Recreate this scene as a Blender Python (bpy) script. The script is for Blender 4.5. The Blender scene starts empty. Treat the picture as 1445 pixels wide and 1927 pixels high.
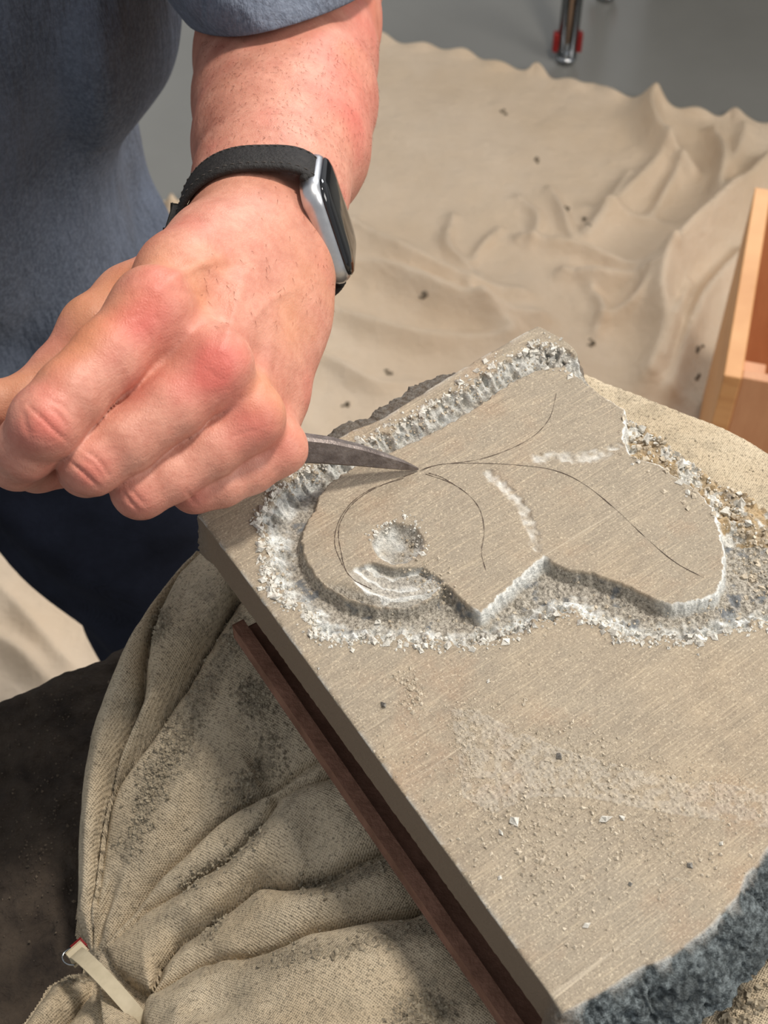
import bpy, bmesh, math, random
import numpy as np
from mathutils import Vector, Matrix
from mathutils.bvhtree import BVHTree

random.seed(7); rng = np.random.default_rng(7)
scene = bpy.context.scene
COL = scene.collection

# ---------------------------------------------------------------- camera, world, lights
FPX = 2800.0; PITCH = math.radians(52); CAMH = 1.368
cam_d = bpy.data.cameras.new('camera'); cam = bpy.data.objects.new('camera', cam_d); COL.objects.link(cam)
cam.location = (0, 0, CAMH); cam.rotation_euler = (math.pi / 2 - PITCH, 0, 0)
cam_d.sensor_fit = 'HORIZONTAL'; cam_d.sensor_width = 36; cam_d.lens = 36 * FPX / 1445
cam_d.clip_start = 0.02; cam_d.clip_end = 50
cam_d.dof.use_dof = True; cam_d.dof.focus_distance = 0.52; cam_d.dof.aperture_fstop = 32
scene.camera = cam
w = bpy.data.worlds.new('room_light'); scene.world = w; w.use_nodes = True
bgn = w.node_tree.nodes['Background']; bgn.inputs[0].default_value = (0.93, 0.96, 1.0, 1); bgn.inputs[1].default_value = 0.46

def area(name, loc, target, size, power, col):
    l = bpy.data.lights.new(name, 'AREA'); l.shape = 'RECTANGLE'; l.size, l.size_y = size; l.energy = power; l.color = col
    o = bpy.data.objects.new(name, l); COL.objects.link(o); o.location = loc
    o.rotation_euler = (Vector(target) - Vector(loc)).to_track_quat('-Z', 'Y').to_euler()
    return o
area('window_daylight', (2.3, -0.1, 2.35), (0.1, 0.6, 0.8), (1.2, 1.2), 40, (1.0, 0.96, 0.91))
area('ceiling_lamp', (0.52, 0.62, 2.6), (0.05, 0.35, 0.95), (0.22, 0.22), 30, (1.0, 0.93, 0.84))
area('far_window_daylight', (1.3, 3.6, 2.6), (0.2, 1.0, 0.3), (1.4, 1.2), 60, (0.95, 0.97, 1.0))

vs = scene.view_settings
vs.view_transform = 'Standard'; vs.look = 'None'; vs.gamma = 1; vs.use_curve_mapping = False; vs.exposure = 0.0

# ---------------------------------------------------------------- geometry helpers
FW = np.array([0, math.cos(PITCH), -math.sin(PITCH)]); UP = np.array([0, math.sin(PITCH), math.cos(PITCH)]); RT = np.array([1., 0, 0])
C0 = np.array([0, 0, CAMH])
def ray(px, py): return FW + RT * ((px - 722.5) / FPX) + UP * ((963.5 - py) / FPX)
def P(px, py, d): return C0 + ray(px, py) * d                       # measured pixel + distance -> place in the room
def Q(px, py, z): v = ray(px, py); return C0 + v * ((z - CAMH) / v[2])   # measured pixel on a level surface
def proj(v):
    r = v - C0; d = r @ FW
    return 722.5 + FPX * (r @ RT) / d, 963.5 - FPX * (r @ UP) / d, d
SX = lambda e0, e1, x: (lambda t: t * t * (3 - 2 * t))(np.clip((x - e0) / (e1 - e0), 0, 1))

_tab = np.random.default_rng(3).random((64, 64, 64)).astype(np.float32) * 2 - 1
def vnoise(x, y, z=0.0):
    x, y, z = np.broadcast_arrays(np.asarray(x, float), np.asarray(y, float), np.asarray(z, float))
    xi, yi, zi = np.floor(x).astype(int), np.floor(y).astype(int), np.floor(z).astype(int)
    fx, fy, fz = x - xi, y - yi, z - zi
    fx, fy, fz = fx * fx * (3 - 2 * fx), fy * fy * (3 - 2 * fy), fz * fz * (3 - 2 * fz)
    g = lambda a, b, c: _tab[(xi + a) & 63, (yi + b) & 63, (zi + c) & 63]
    l = lambda a, b, t: a + (b - a) * t
    return l(l(l(g(0,0,0), g(1,0,0), fx), l(g(0,1,0), g(1,1,0), fx), fy), l(l(g(0,0,1), g(1,0,1), fx), l(g(0,1,1), g(1,1,1), fx), fy), fz)
def fbm(x, y, z=0.0, o=3):
    s = 0; a = 1.0
    for i in range(o):
        s = s + a * vnoise(x * 2 ** i + 17 * i, y * 2 ** i + 5 * i, np.asarray(z) * 2 ** i); a *= .5
    return s / 1.75

def mesh_obj(name, verts, faces, mat=None, parent=None, smooth=True, loc=None, attrs=None, origin=None, rotz=0.0):
    verts = np.asarray(verts, float)
    if origin is not None:
        verts = verts - np.asarray(origin)
        if rotz:
            c, s = math.cos(-rotz), math.sin(-rotz); verts = verts @ np.array([[c, s, 0], [-s, c, 0], [0, 0, 1]])
    me = bpy.data.meshes.new(name)
    if isinstance(faces, np.ndarray):
        n = len(faces); k = faces.shape[1]
        me.vertices.add(len(verts)); me.vertices.foreach_set('co', verts.astype(np.float32).ravel())
        me.loops.add(n * k); me.loops.foreach_set('vertex_index', faces.astype(np.int32).ravel())
        me.polygons.add(n); me.polygons.foreach_set('loop_start', np.arange(0, n * k, k, dtype=np.int32))
        me.update(calc_edges=True); me.validate()
    else:
        me.from_pydata([tuple(v) for v in verts], [], [tuple(f) for f in faces]); me.update()
    if smooth: me.polygons.foreach_set('use_smooth', np.ones(len(me.polygons), bool))
    for k_, v_ in (attrs or {}).items():
        v_ = np.asarray(v_, np.float32)
        if v_.ndim == 1:
            a = me.attributes.new(k_, 'FLOAT', 'POINT'); a.data.foreach_set('value', v_)
        else:
            a = me.attributes.new(k_, 'FLOAT_COLOR', 'POINT'); a.data.foreach_set('color', np.c_[v_, np.ones(len(v_))].astype(np.float32).ravel())
    if mat: me.materials.append(mat)
    o = bpy.data.objects.new(name, me); COL.objects.link(o)
    if origin is not None: o.location = tuple(origin); o.rotation_euler = (0, 0, rotz)
    if parent:
        o.parent = parent; o.matrix_parent_inverse = parent.matrix_basis.inverted()
    return o
def tag(o, label, cat, group=None, kind=None):
    o['label'] = label; o['category'] = cat
    if group: o['group'] = group
    if kind: o['kind'] = kind
    return o
def empty(name, loc, label, cat, group=None):
    o = bpy.data.objects.new(name, None); COL.objects.link(o); o.location = tuple(loc); o.empty_display_size = .02
    return tag(o, label, cat, group)

def bm_obj(name, bm, mat, parent=None, smooth=False):
    me = bpy.data.meshes.new(name); bm.normal_update(); bm.to_mesh(me); bm.free()
    if smooth: me.polygons.foreach_set('use_smooth', np.ones(len(me.polygons), bool))
    me.materials.append(mat); o = bpy.data.objects.new(name, me); COL.objects.link(o)
    if parent: o.parent = parent; o.matrix_parent_inverse = parent.matrix_basis.inverted()
    return o
def box_bm(c, ax, half, bevel=0.0, seg=2):
    bm = bmesh.new(); bmesh.ops.create_cube(bm, size=2)
    M = Matrix((ax[0], ax[1], ax[2])).transposed()
    for v in bm.verts: v.co = Vector(c) + M @ Vector((v.co.x * half[0], v.co.y * half[1], v.co.z * half[2]))
    if bevel: bmesh.ops.bevel(bm, geom=list(bm.edges), offset=bevel, segments=seg, affect='EDGES', profile=.5)
    bmesh.ops.recalc_face_normals(bm, faces=bm.faces)
    return bm
def sweep(pts, rad, n=12, cap=True, ups=None, prof=None):
    """tube (or profile) along points; rad scalar/list; prof list of (a,b) offsets"""
    pts = np.asarray(pts, float); m = len(pts)
    rad = np.full(m, rad) if np.isscalar(rad) else np.asarray(rad, float)
    t = np.gradient(pts, axis=0); t /= np.linalg.norm(t, axis=1)[:, None]
    up = np.array([0, 0, 1.]) if ups is None else np.asarray(ups, float)
    if prof is None: prof = [(math.cos(2 * math.pi * i / n), math.sin(2 * math.pi * i / n)) for i in range(n)]
    n = len(prof); V = []
    for i in range(m):
        u = up if up.ndim == 1 else up[i]
        u = u if np.linalg.norm(np.cross(t[i], u)) > 1e-4 else np.array([0, 1., 0])
        s = np.cross(t[i], u); s /= np.linalg.norm(s) + 1e-12; b = np.cross(s, t[i])
        for a, c in prof: V.append(pts[i] + rad[i] * (a * s + c * b))
    F = [(i * n + j, i * n + (j + 1) % n, (i + 1) * n + (j + 1) % n, (i + 1) * n + j) for i in range(m - 1) for j in range(n)]
    if cap: F += [tuple(range(n))[::-1], tuple((m - 1) * n + j for j in range(n))]
    return np.array(V), F
def curve(pts, n):
    """smooth (Catmull-Rom) resample to n points evenly by length"""
    p = np.asarray(pts, float)
    if len(p) > 2:
        e = np.vstack([2 * p[0] - p[1], p, 2 * p[-1] - p[-2]]); o = []
        for i in range(1, len(e) - 2):
            for t in np.linspace(0, 1, 12, endpoint=False):
                o.append(.5 * (2 * e[i] + (e[i+1] - e[i-1]) * t + (2*e[i-1] - 5*e[i] + 4*e[i+1] - e[i+2]) * t*t + (3*e[i] - e[i-1] - 3*e[i+1] + e[i+2]) * t**3))
        o.append(e[-2]); p = np.array(o)
    s = np.r_[0, np.cumsum(np.linalg.norm(np.diff(p, axis=0), axis=1))]
    q = np.linspace(0, s[-1], n)
    return np.stack([np.interp(q, s, p[:, k]) for k in range(p.shape[1])], 1)
def seg_dist(X, Y, poly, closed=False):
    """distance to polyline and arc length of nearest point"""
    p = np.asarray(poly, float)[:, :2]
    if closed: p = np.vstack([p, p[:1]])
    best = np.full(X.shape, 1e9); arc = np.zeros(X.shape); s = 0.
    for a, b in zip(p[:-1], p[1:]):
        ab = b - a; L2 = ab @ ab; L = math.sqrt(L2)
        t = np.clip(((X - a[0]) * ab[0] + (Y - a[1]) * ab[1]) / max(L2, 1e-16), 0, 1)
        d = np.hypot(X - a[0] - t * ab[0], Y - a[1] - t * ab[1])
        m = d < best; best = np.where(m, d, best); arc = np.where(m, s + t * L, arc); s += L
    return best, arc
def inside(X, Y, poly):
    p = np.asarray(poly, float)[:, :2]; r = np.zeros(X.shape, bool)
    for a, b in zip(p, np.roll(p, -1, 0)):
        c = (a[1] > Y) != (b[1] > Y)
        with np.errstate(divide='ignore', invalid='ignore'):
            r ^= c & (X < (b[0] - a[0]) * (Y - a[1]) / (b[1] - a[1]) + a[0])
    return r

class Field:
    """signed distance field on a rectilinear grid; surface extracted as one continuous mesh"""
    def __init__(s, ax, ay, az):
        s.ax = [np.asarray(a, np.float32) for a in (ax, ay, az)]; s.d = np.full([len(a) for a in s.ax], .05, np.float32)
    def blank(s):
        f = Field.__new__(Field); f.ax = s.ax; f.d = np.full(s.d.shape, .05, np.float32); return f
    def _sl(s, lo, hi):
        sl = tuple(slice(max(0, np.searchsorted(a, l) - 1), np.searchsorted(a, h) + 1) for a, l, h in zip(s.ax, lo, hi))
        return sl, np.meshgrid(*[a[q] for a, q in zip(s.ax, sl)], indexing='ij', sparse=True)
    @staticmethod
    def smin(a, b, k):
        if k <= 0: return np.minimum(a, b)
        h = np.maximum(k - np.abs(a - b), 0) / k
        return np.minimum(a, b) - h * h * k * .25
    def cone(s, a, b, ra, rb, k=.004, sq=None):
        a = np.asarray(a, float); b = np.asarray(b, float); m = max(ra, rb) + k + .008
        if sq: m *= 1.0 / min(1.0, sq[1])
        sl, (X, Y, Z) = s._sl(np.minimum(a, b) - m, np.maximum(a, b) + m)
        ab = (b - a); L2 = max(ab @ ab, 1e-12)
        x, y, z = X - a[0], Y - a[1], Z - a[2]
        t = np.clip((x * ab[0] + y * ab[1] + z * ab[2]) / L2, 0, 1)
        qx, qy, qz = x - t * ab[0], y - t * ab[1], z - t * ab[2]
        if sq:       # squash along direction sq[0] (unit) by factor sq[1] (<1 thinner)
            n, f = np.asarray(sq[0], float), sq[1]
            c = (qx * n[0] + qy * n[1] + qz * n[2]) * (1 / f - 1)
            qx, qy, qz = qx + c * n[0], qy + c * n[1], qz + c * n[2]
        d = np.sqrt(qx * qx + qy * qy + qz * qz) - (ra + (rb - ra) * t)
        if sq: d = d * (.5 + .5 * sq[1])
        s.d[sl] = s.smin(s.d[sl], d.astype(np.float32), k)
        return s
    def chain(s, pts, r, k=.004, **kw):
        for i in range(len(pts) - 1): s.cone(pts[i], pts[i + 1], r[i], r[i + 1], k, **kw)
        return s
    def join(s, o, k): s.d = s.smin(s.d, o.d, k); return s
    def grids(s): return np.meshgrid(*s.ax, indexing='ij', sparse=True)
    def mesh(s):
        d = s.d; I = d < 0; ax = s.ax
        c = I[:-1,:-1,:-1].astype(np.int8)
        cor = [(i, j, k) for i in (0,1) for j in (0,1) for k in (0,1)]
        n0, n1, n2 = d.shape
        tot = sum(I[i:n0-1+i, j:n1-1+j, k:n2-1+k].astype(np.int8) for i, j, k in cor)
        cells = np.argwhere((tot > 0) & (tot < 8))
        idx = np.full((n0-1, n1-1, n2-1), -1, np.int32); idx[tuple(cells.T)] = np.arange(len(cells))
        acc = np.zeros((len(cells), 3)); cnt = np.zeros(len(cells))
        for A in cor:
            for ax_ in range(3):
                if A[ax_]: continue
                B = list(A); B[ax_] = 1
                da = d[tuple((cells + A).T)]; db = d[tuple((cells + B).T)]
                m = (da < 0) != (db < 0)
                t = np.where(m, da / np.where(da == db, 1, da - db), 0)
                p = np.empty((len(cells), 3))
                for q in range(3):
                    pa = ax[q][cells[:, q] + A[q]]; p[:, q] = pa + (t * (ax[q][cells[:, q] + B[q]] - pa) if q == ax_ else 0)
                acc += p * m[:, None]; cnt += m
        V = acc / cnt[:, None]; F = []
        for a in range(3):
            b, c_ = (a + 1) % 3, (a + 2) % 3
            lo = [slice(1, n - 1) for n in d.shape]; lo[a] = slice(0, d.shape[a] - 1); hi = list(lo); hi[a] = slice(1, d.shape[a])
            A, B = I[tuple(lo)], I[tuple(hi)]
            for flip, M in ((0, A & ~B), (1, B & ~A)):
                e = np.argwhere(M); off = [1, 1, 1]; off[a] = 0; e = e + off
                g = []
                for db, dc in ((0, 0), (1, 0), (1, 1), (0, 1)):
                    q = e.copy(); q[:, b] -= db; q[:, c_] -= dc; g.append(idx[tuple(q.T)])
                g = np.stack(g, 1)
                F.append(g[:, ::-1] if flip else g)
        F = np.vstack(F); F = F[(F >= 0).all(1)]
        return V, F
def normals(V, F):
    n = np.cross(V[F[:, 2]] - V[F[:, 0]], V[F[:, 3]] - V[F[:, 1]]); N = np.zeros_like(V)
    for i in range(4): np.add.at(N, F[:, i], n)
    return N / (np.linalg.norm(N, axis=1)[:, None] + 1e-12)
def relax(V, F, it=2, lam=.5):
    for _ in range(it):
        S = np.zeros_like(V); c = np.zeros(len(V))
        for i in range(4):
            np.add.at(S, F[:, i], V[F[:, (i + 1) % 4]] + V[F[:, (i - 1) % 4]]); np.add.at(c, F[:, i], 2)
        V = V + lam * (S / c[:, None] - V)
    return V

# ---------------------------------------------------------------- materials
def lin(r, g, b):
    f = lambda c: (c / 255 / 12.92) if c / 255 <= .04045 else ((c / 255 + .055) / 1.055) ** 2.4
    return (f(r), f(g), f(b), 1)
class Mat:
    def __init__(s, name, rough=.8, metal=0., spec=.3):
        s.m = bpy.data.materials.new(name); s.m.use_nodes = True; s.t = s.m.node_tree
        s.b = s.t.nodes['Principled BSDF']; s.b.inputs['Roughness'].default_value = rough; s.b.inputs['Metallic'].default_value = metal
        s.b.inputs['Specular IOR Level'].default_value = spec
        s.tc = s.t.nodes.new('ShaderNodeTexCoord').outputs['Object']; s.h = None
    def n(s, kind, **kw):
        o = s.t.nodes.new(kind)
        for k, v in kw.items():
            if k.startswith('i_'):
                k = k[2:]; i = o.inputs[int(k)] if k.isdigit() else o.inputs[k.replace('_', ' ')]
                if hasattr(v, 'is_output') or isinstance(v, bpy.types.NodeSocket): s.t.links.new(v, i)
                else: i.default_value = v
            else: setattr(o, k, v)
        return o
    def mapped(s, scale=(1, 1, 1), rot=(0, 0, 0)):
        return s.n('ShaderNodeMapping', i_Vector=s.tc, i_Scale=scale, i_Rotation=rot).outputs[0]
    def noise(s, scale, detail=4, rough=.55, vec=None, dist=0.):
        return s.n('ShaderNodeTexNoise', i_Vector=vec or s.tc, i_Scale=scale, i_Detail=detail, i_Roughness=rough, i_Distortion=dist).outputs[0]
    def voro(s, scale, feature='F1', vec=None):
        return s.n('ShaderNodeTexVoronoi', feature=feature, i_Vector=vec or s.tc, i_Scale=scale).outputs[0]
    def ramp(s, fac, lo, hi, a=0., b=1.):
        return s.n('ShaderNodeMapRange', i_Value=fac, i_From_Min=lo, i_From_Max=hi, i_To_Min=a, i_To_Max=b).outputs[0]
    def mix(s, fac, a, b, mode='MIX'):
        o = s.t.nodes.new('ShaderNodeMix'); o.data_type = 'RGBA'; o.blend_type = mode
        for v, i in ((fac, o.inputs[0]), (a, o.inputs[6]), (b, o.inputs[7])):
            if isinstance(v, bpy.types.NodeSocket): s.t.links.new(v, i)
            else: i.default_value = v
        return o.outputs[2]
    def math(s, op, a, b=0., c=0.): return s.n('ShaderNodeMath', operation=op, i_0=a, i_1=b, i_2=c).outputs[0]
    def attr(s, name, ch=None):
        o = s.n('ShaderNodeAttribute', attribute_name=name)
        if ch is None: return o.outputs['Fac']
        return s.n('ShaderNodeSeparateColor', i_0=o.outputs['Color']).outputs[ch]
    def color(s, c):
        if isinstance(c, bpy.types.NodeSocket): s.t.links.new(c, s.b.inputs['Base Color'])
        else: s.b.inputs['Base Color'].default_value = c
        return s
    def rough(s, v): s.t.links.new(v, s.b.inputs['Roughness']); return s
    def bump(s, h, dist, strength=1.):
        kw = dict(i_Height=h, i_Distance=dist, i_Strength=strength)
        if s.h is not None: kw['i_Normal'] = s.h
        s.h = s.n('ShaderNodeBump', **kw).outputs[0]; s.t.links.new(s.h, s.b.inputs['Normal']); return s
def simple(name, c1, c2, scale, rough=.8, metal=0., bump=0., bscale=None, spec=.3, stretch=(1, 1, 1)):
    m = Mat(name, rough, metal, spec); v = m.mapped(stretch)
    m.color(m.mix(m.ramp(m.noise(scale, 5, .6, v), .3, .7), c1, c2))
    if bump: m.bump(m.noise(bscale or scale * 4, 4, .6, v), bump)
    return m.m

# skin
k = Mat('skin', .5, 0, .38)
mot = m1 = k.ramp(k.noise(90, 5, .6), .3, .72)
base = k.mix(mot, lin(182, 122, 103), lin(206, 148, 127))
base = k.mix(k.ramp(k.noise(420, 3, .6), .45, .75, 0, .35), base, lin(168, 98, 80))
base = k.mix(k.math('MULTIPLY', k.attr('tint', 0), .85), base, lin(198, 98, 88))
base = k.mix(k.math('MULTIPLY', k.attr('tint', 1), .6), base, lin(192, 134, 92))
base = k.mix(k.math('MULTIPLY', k.attr('tint', 2), .7), base, lin(140, 76, 62))
k.color(base)
k.b.inputs['Subsurface Weight'].default_value = .12; k.b.inputs['Subsurface Radius'].default_value = (1, .35, .2); k.b.inputs['Subsurface Scale'].default_value = .004
k.bump(k.voro(1000, 'DISTANCE_TO_EDGE', k.mapped((1, 1, .6), (.3, .5, .4))), .0002, .6).bump(k.noise(1, 4, .65, k.mapped((220, 220, 420), (.6, .2, .4))), .0007, .45).bump(k.noise(300, 4, .6), .0003, .4)
SKIN = k.m
HAIR = simple('arm_hair', lin(112, 60, 42), lin(150, 88, 62), 300, .6)

def cloth_mat(name, c1, c2, scale, thread, bump, rot=0., stain=None, rough=.92):
    m = Mat(name, rough, 0, .15)
    c = m.mix(m.ramp(m.noise(scale, 6, .62), .32, .7), c1, c2)
    c = m.mix(m.ramp(m.noise(scale * 14, 4, .7), .4, .72, 0, .35), c, c1)
    if stain: c = m.mix(m.ramp(m.noise(scale * .6, 5, .6), .5, .75, 0, .75), c, stain)
    m.color(c)
    v = m.mapped((1, 1, 1), (0, 0, rot))
    w1 = m.n('ShaderNodeTexWave', bands_direction='X', i_Vector=v, i_Scale=thread, i_Distortion=.8, i_Detail=1.0, i_Detail_Scale=2.).outputs[1]
    w2 = m.n('ShaderNodeTexWave', bands_direction='Y', i_Vector=v, i_Scale=thread, i_Distortion=.8, i_Detail=1.0, i_Detail_Scale=2.).outputs[1]
    m.bump(m.math('MULTIPLY', w1, w2), bump)
    return m
mm = cloth_mat('blue_grey_jersey', lin(84, 90, 102), lin(112, 119, 134), 16, 900, .00004, stain=lin(88, 86, 88)); mm.color(mm.mix(mm.ramp(mm.noise(420, 5, .75), .42, .66, 0, .55), mm.b.inputs['Base Color'].links[0].from_socket, lin(134, 142, 156))); mm.bump(mm.noise(1, 5, .6, mm.mapped((75, 75, 22))), .006); SHIRT = mm.m
TROUSER = cloth_mat('navy_denim', lin(30, 32, 42), lin(44, 48, 62), 30, 500, .0003).m
mm = cloth_mat('drop_cloth_canvas', lin(212, 190, 163), lin(230, 211, 188), 3.2, 260, .0004, .3, stain=lin(214, 188, 154)); mm.bump(mm.noise(22, 5, .6), .012, .6)
DROP = mm.m
mm = cloth_mat('sandbag_canvas', lin(190, 172, 144), lin(214, 199, 173), 22, 420, .0003, .6)
c0 = mm.b.inputs['Base Color'].links[0].from_socket
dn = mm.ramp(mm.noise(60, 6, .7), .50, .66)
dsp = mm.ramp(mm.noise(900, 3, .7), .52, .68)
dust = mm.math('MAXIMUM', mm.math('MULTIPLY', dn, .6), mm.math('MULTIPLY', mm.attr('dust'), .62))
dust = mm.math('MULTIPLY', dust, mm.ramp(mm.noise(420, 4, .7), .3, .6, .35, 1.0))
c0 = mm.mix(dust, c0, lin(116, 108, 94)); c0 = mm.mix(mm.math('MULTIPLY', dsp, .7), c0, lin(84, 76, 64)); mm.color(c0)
mm.bump(mm.noise(500, 4, .7), .0006)
BAG = mm.m

# stone
m = Mat('limestone', .86, 0, .25)
st = m.mapped((60, 240, 60)); st2 = m.mapped((70, 1900, 300))
c = m.mix(m.ramp(m.noise(55, 8, .7), .32, .68), lin(142, 130, 113), lin(174, 157, 133))
c = m.mix(m.ramp(m.noise(1, 5, .7, st), .36, .66, 0, .5), c, lin(130, 117, 100))
c = m.mix(m.ramp(m.noise(9, 4, .6), .42, .62, 0, .7), c, lin(146, 137, 122))
c = m.mix(m.ramp(m.noise(26, 5, .65), .56, .72, 0, .38), c, lin(156, 124, 98))
c = m.mix(m.ramp(m.noise(1600, 3, .8), .50, .68, 0, .6), c, lin(98, 88, 76))
c = m.mix(m.ramp(m.noise(1300, 2, .7, m.mapped((1, 1, 1), (1, 2, 3))), .56, .7, 0, .6), c, lin(206, 192, 168))
c = m.mix(m.ramp(m.noise(1, 3, .6, st2), .52, .66, 0, .32), c, lin(196, 180, 154))
c = m.mix(m.ramp(m.noise(1, 3, .6, m.mapped((60, 1700, 300), (0, 0, .03))), .56, .68, 0, .32), c, lin(108, 97, 84))
c = m.mix(m.ramp(m.noise(1, 1, .5, m.mapped((7, 330, 60), (0, 0, .35))), .74, .77, 0, .25), c, lin(206, 194, 174))
sp = m.ramp(m.noise(900, 3, .7), .36, .62)
carved = m.mix(sp, lin(118, 112, 102), lin(192, 184, 170))
carved = m.mix(m.ramp(m.noise(110, 3, .6), .56, .64, 0, .8), carved, lin(104, 110, 116))
carved = m.mix(m.math('MULTIPLY', m.attr('tone', 2), m.ramp(m.noise(140, 4, .6), .3, .6, .3, 1)), carved, lin(184, 160, 124))
c = m.mix(m.attr('tone', 1), c, carved)
white = m.mix(m.ramp(m.noise(700, 4, .75), .35, .62), lin(186, 188, 186), lin(244, 244, 238))
c = m.mix(m.attr('tone', 0), c, white)
side = m.mix(m.ramp(m.noise(420, 5, .75), .42, .68), lin(62, 68, 70), lin(150, 160, 162))
side = m.mix(m.ramp(m.noise(45, 4, .6), .4, .65, 0, .6), side, lin(70, 74, 74))
side = m.mix(m.attr('edge', 0), lin(150, 131, 110), side)
c = m.mix(m.attr('edge', 1), c, side)
m.color(c)
m.bump(m.noise(1, 4, .7, st2), .0001, .6)
m.bump(m.noise(700, 4, .75), .00035, .7)
m.bump(m.noise(1300, 3, .7), m.math('ADD', m.math('MULTIPLY', m.attr('tone', 1), .0010), m.math('MULTIPLY_ADD', m.attr('edge', 1), .0014, .00012)), .9)
STONE = m.m
PENCIL = simple('graphite', lin(58, 46, 40), lin(84, 68, 56), 900, .6)
CHIPW = simple('pale_stone_chip', lin(182, 177, 166), lin(226, 223, 214), 500, .9, bump=.0004, bscale=1500)
CHIPG = simple('grey_stone_chip', lin(96, 94, 90), lin(150, 146, 138), 600, .9, bump=.0004, bscale=1500)
GRIT = simple('stone_grit', lin(150, 138, 120), lin(206, 194, 174), 420, .95)
GRITD = simple('dark_grit', lin(104, 95, 80), lin(176, 164, 142), 420, .95)
m = Mat('forged_steel', .42, .75, .5); m.color(m.mix(m.ramp(m.noise(160, 6, .7), .35, .7), lin(96, 86, 82), lin(140, 130, 124)))
m.rough(m.ramp(m.noise(300, 5, .7), .3, .7, .32, .6)); m.bump(m.noise(500, 4, .7), .0004); STEEL = m.m
EDGE = simple('ground_steel', lin(150, 150, 150), lin(190, 190, 188), 300, .28, .9)
RUST = simple('rusty_iron', lin(112, 80, 64), lin(146, 108, 90), 90, .62, .25, .0006, 400)
DARKB = simple('dark_board', lin(62, 50, 38), lin(92, 76, 54), 50, .85, 0, .001, 90, stretch=(1, 6, 1))
TABLEM = simple('dusty_dark_wood', lin(38, 31, 26), lin(74, 64, 54), 48, .9, 0, .004, 120)
FLOORM = simple('grey_sealed_floor', lin(118, 117, 112), lin(128, 127, 122), 3, .22, 0, .0, spec=.45)
PINE = simple('pine', lin(196, 138, 84), lin(222, 168, 112), 8, .5, 0, .0006, 30, .4, (1, 1, 7))
PINED = simple('pine_ply', lin(192, 134, 94), lin(210, 154, 112), 9, .5, 0, .0004, 40, .4, (6, 1, 1))
CHROME = simple('chrome', lin(150, 152, 154), lin(165, 167, 168), 10, .16, 1.)
RED = simple('red_rubber', lin(120, 28, 28), lin(140, 36, 34), 60, .5)
WHITEP = simple('pale_plastic', lin(176, 164, 138), lin(192, 180, 154), 200, .5)
TABTOP = simple('dark_laminate', lin(70, 72, 72), lin(84, 86, 86), 10, .5)
ALU = simple('brushed_aluminium', lin(196, 196, 198), lin(208, 208, 210), 300, .32, 1.)
GLASS = simple('black_glass', lin(16, 16, 18), lin(24, 24, 26), 40, .06, 0., spec=.7)
STRAP = simple('black_leather', lin(28, 26, 25), lin(44, 41, 39), 300, .62, 0, .0006, 900)

# ---------------------------------------------------------------- setting: floor, drop cloth
fl = mesh_obj('floor', [(-4, -2.5, 0), (5, -2.5, 0), (5, 6, 0), (-4, 6, 0)], [(0, 1, 2, 3)], FLOORM, smooth=False)
fl['kind'] = 'structure'

def coons(top, bottom, left, right, nu, nv):
    """top: A->B, bottom: D->C, left: A->D, right: B->C"""
    t, b, l, r = curve(top, nu), curve(bottom, nu), curve(left, nv), curve(right, nv)
    U = np.linspace(0, 1, nu)[None, :, None]; V = np.linspace(0, 1, nv)[:, None, None]
    S = (1 - V) * t[None] + V * b[None] + (1 - U) * l[:, None] + U * r[:, None]
    S -= (1 - U) * (1 - V) * t[0] + U * (1 - V) * t[-1] + (1 - U) * V * b[0] + U * V * b[-1]
    return S
def gridfaces(nv, nu, flip=True):
    i = np.arange(nv * nu).reshape(nv, nu)
    return np.stack([i[:-1, :-1], i[1:, :-1], i[1:, 1:], i[:-1, 1:]], -1).reshape(-1, 4)

fl0 = lambda pts: np.array([Q(x, y, 0.0)[:2] for x, y in pts])
cb = [(700, 72), (745, 87), (780, 98), (812, 97), (850, 108), (885, 112), (925, 130), (960, 137), (990, 143), (1008, 137), (1035, 156), (1062, 160), (1090, 170),
      (1118, 165), (1150, 185), (1190, 193), (1240, 206), (1275, 210), (1300, 214), (1350, 224), (1378, 217), (1400, 232), (1445, 242), (1520, 262), (1700, 300), (2000, 350)]
cl = [(700, 72), (560, 190), (440, 300), (372, 362), (330, 395), (285, 412), (200, 470), (-200, 760), (-700, 1150)]
S = coons(fl0(cb), np.array([[-.75, -.1], [1.2, -.1]]), fl0(cl), np.vstack([fl0([(2000, 350)]), [[1.2, -.1]]]), 460, 520)
X, Y = S[..., 0], S[..., 1]
Z = .004 + .004 * (fbm(X * 5, Y * 5, 0.3) + .6) + .0025 * fbm(X * 17, Y * 17, 2.1)
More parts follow.
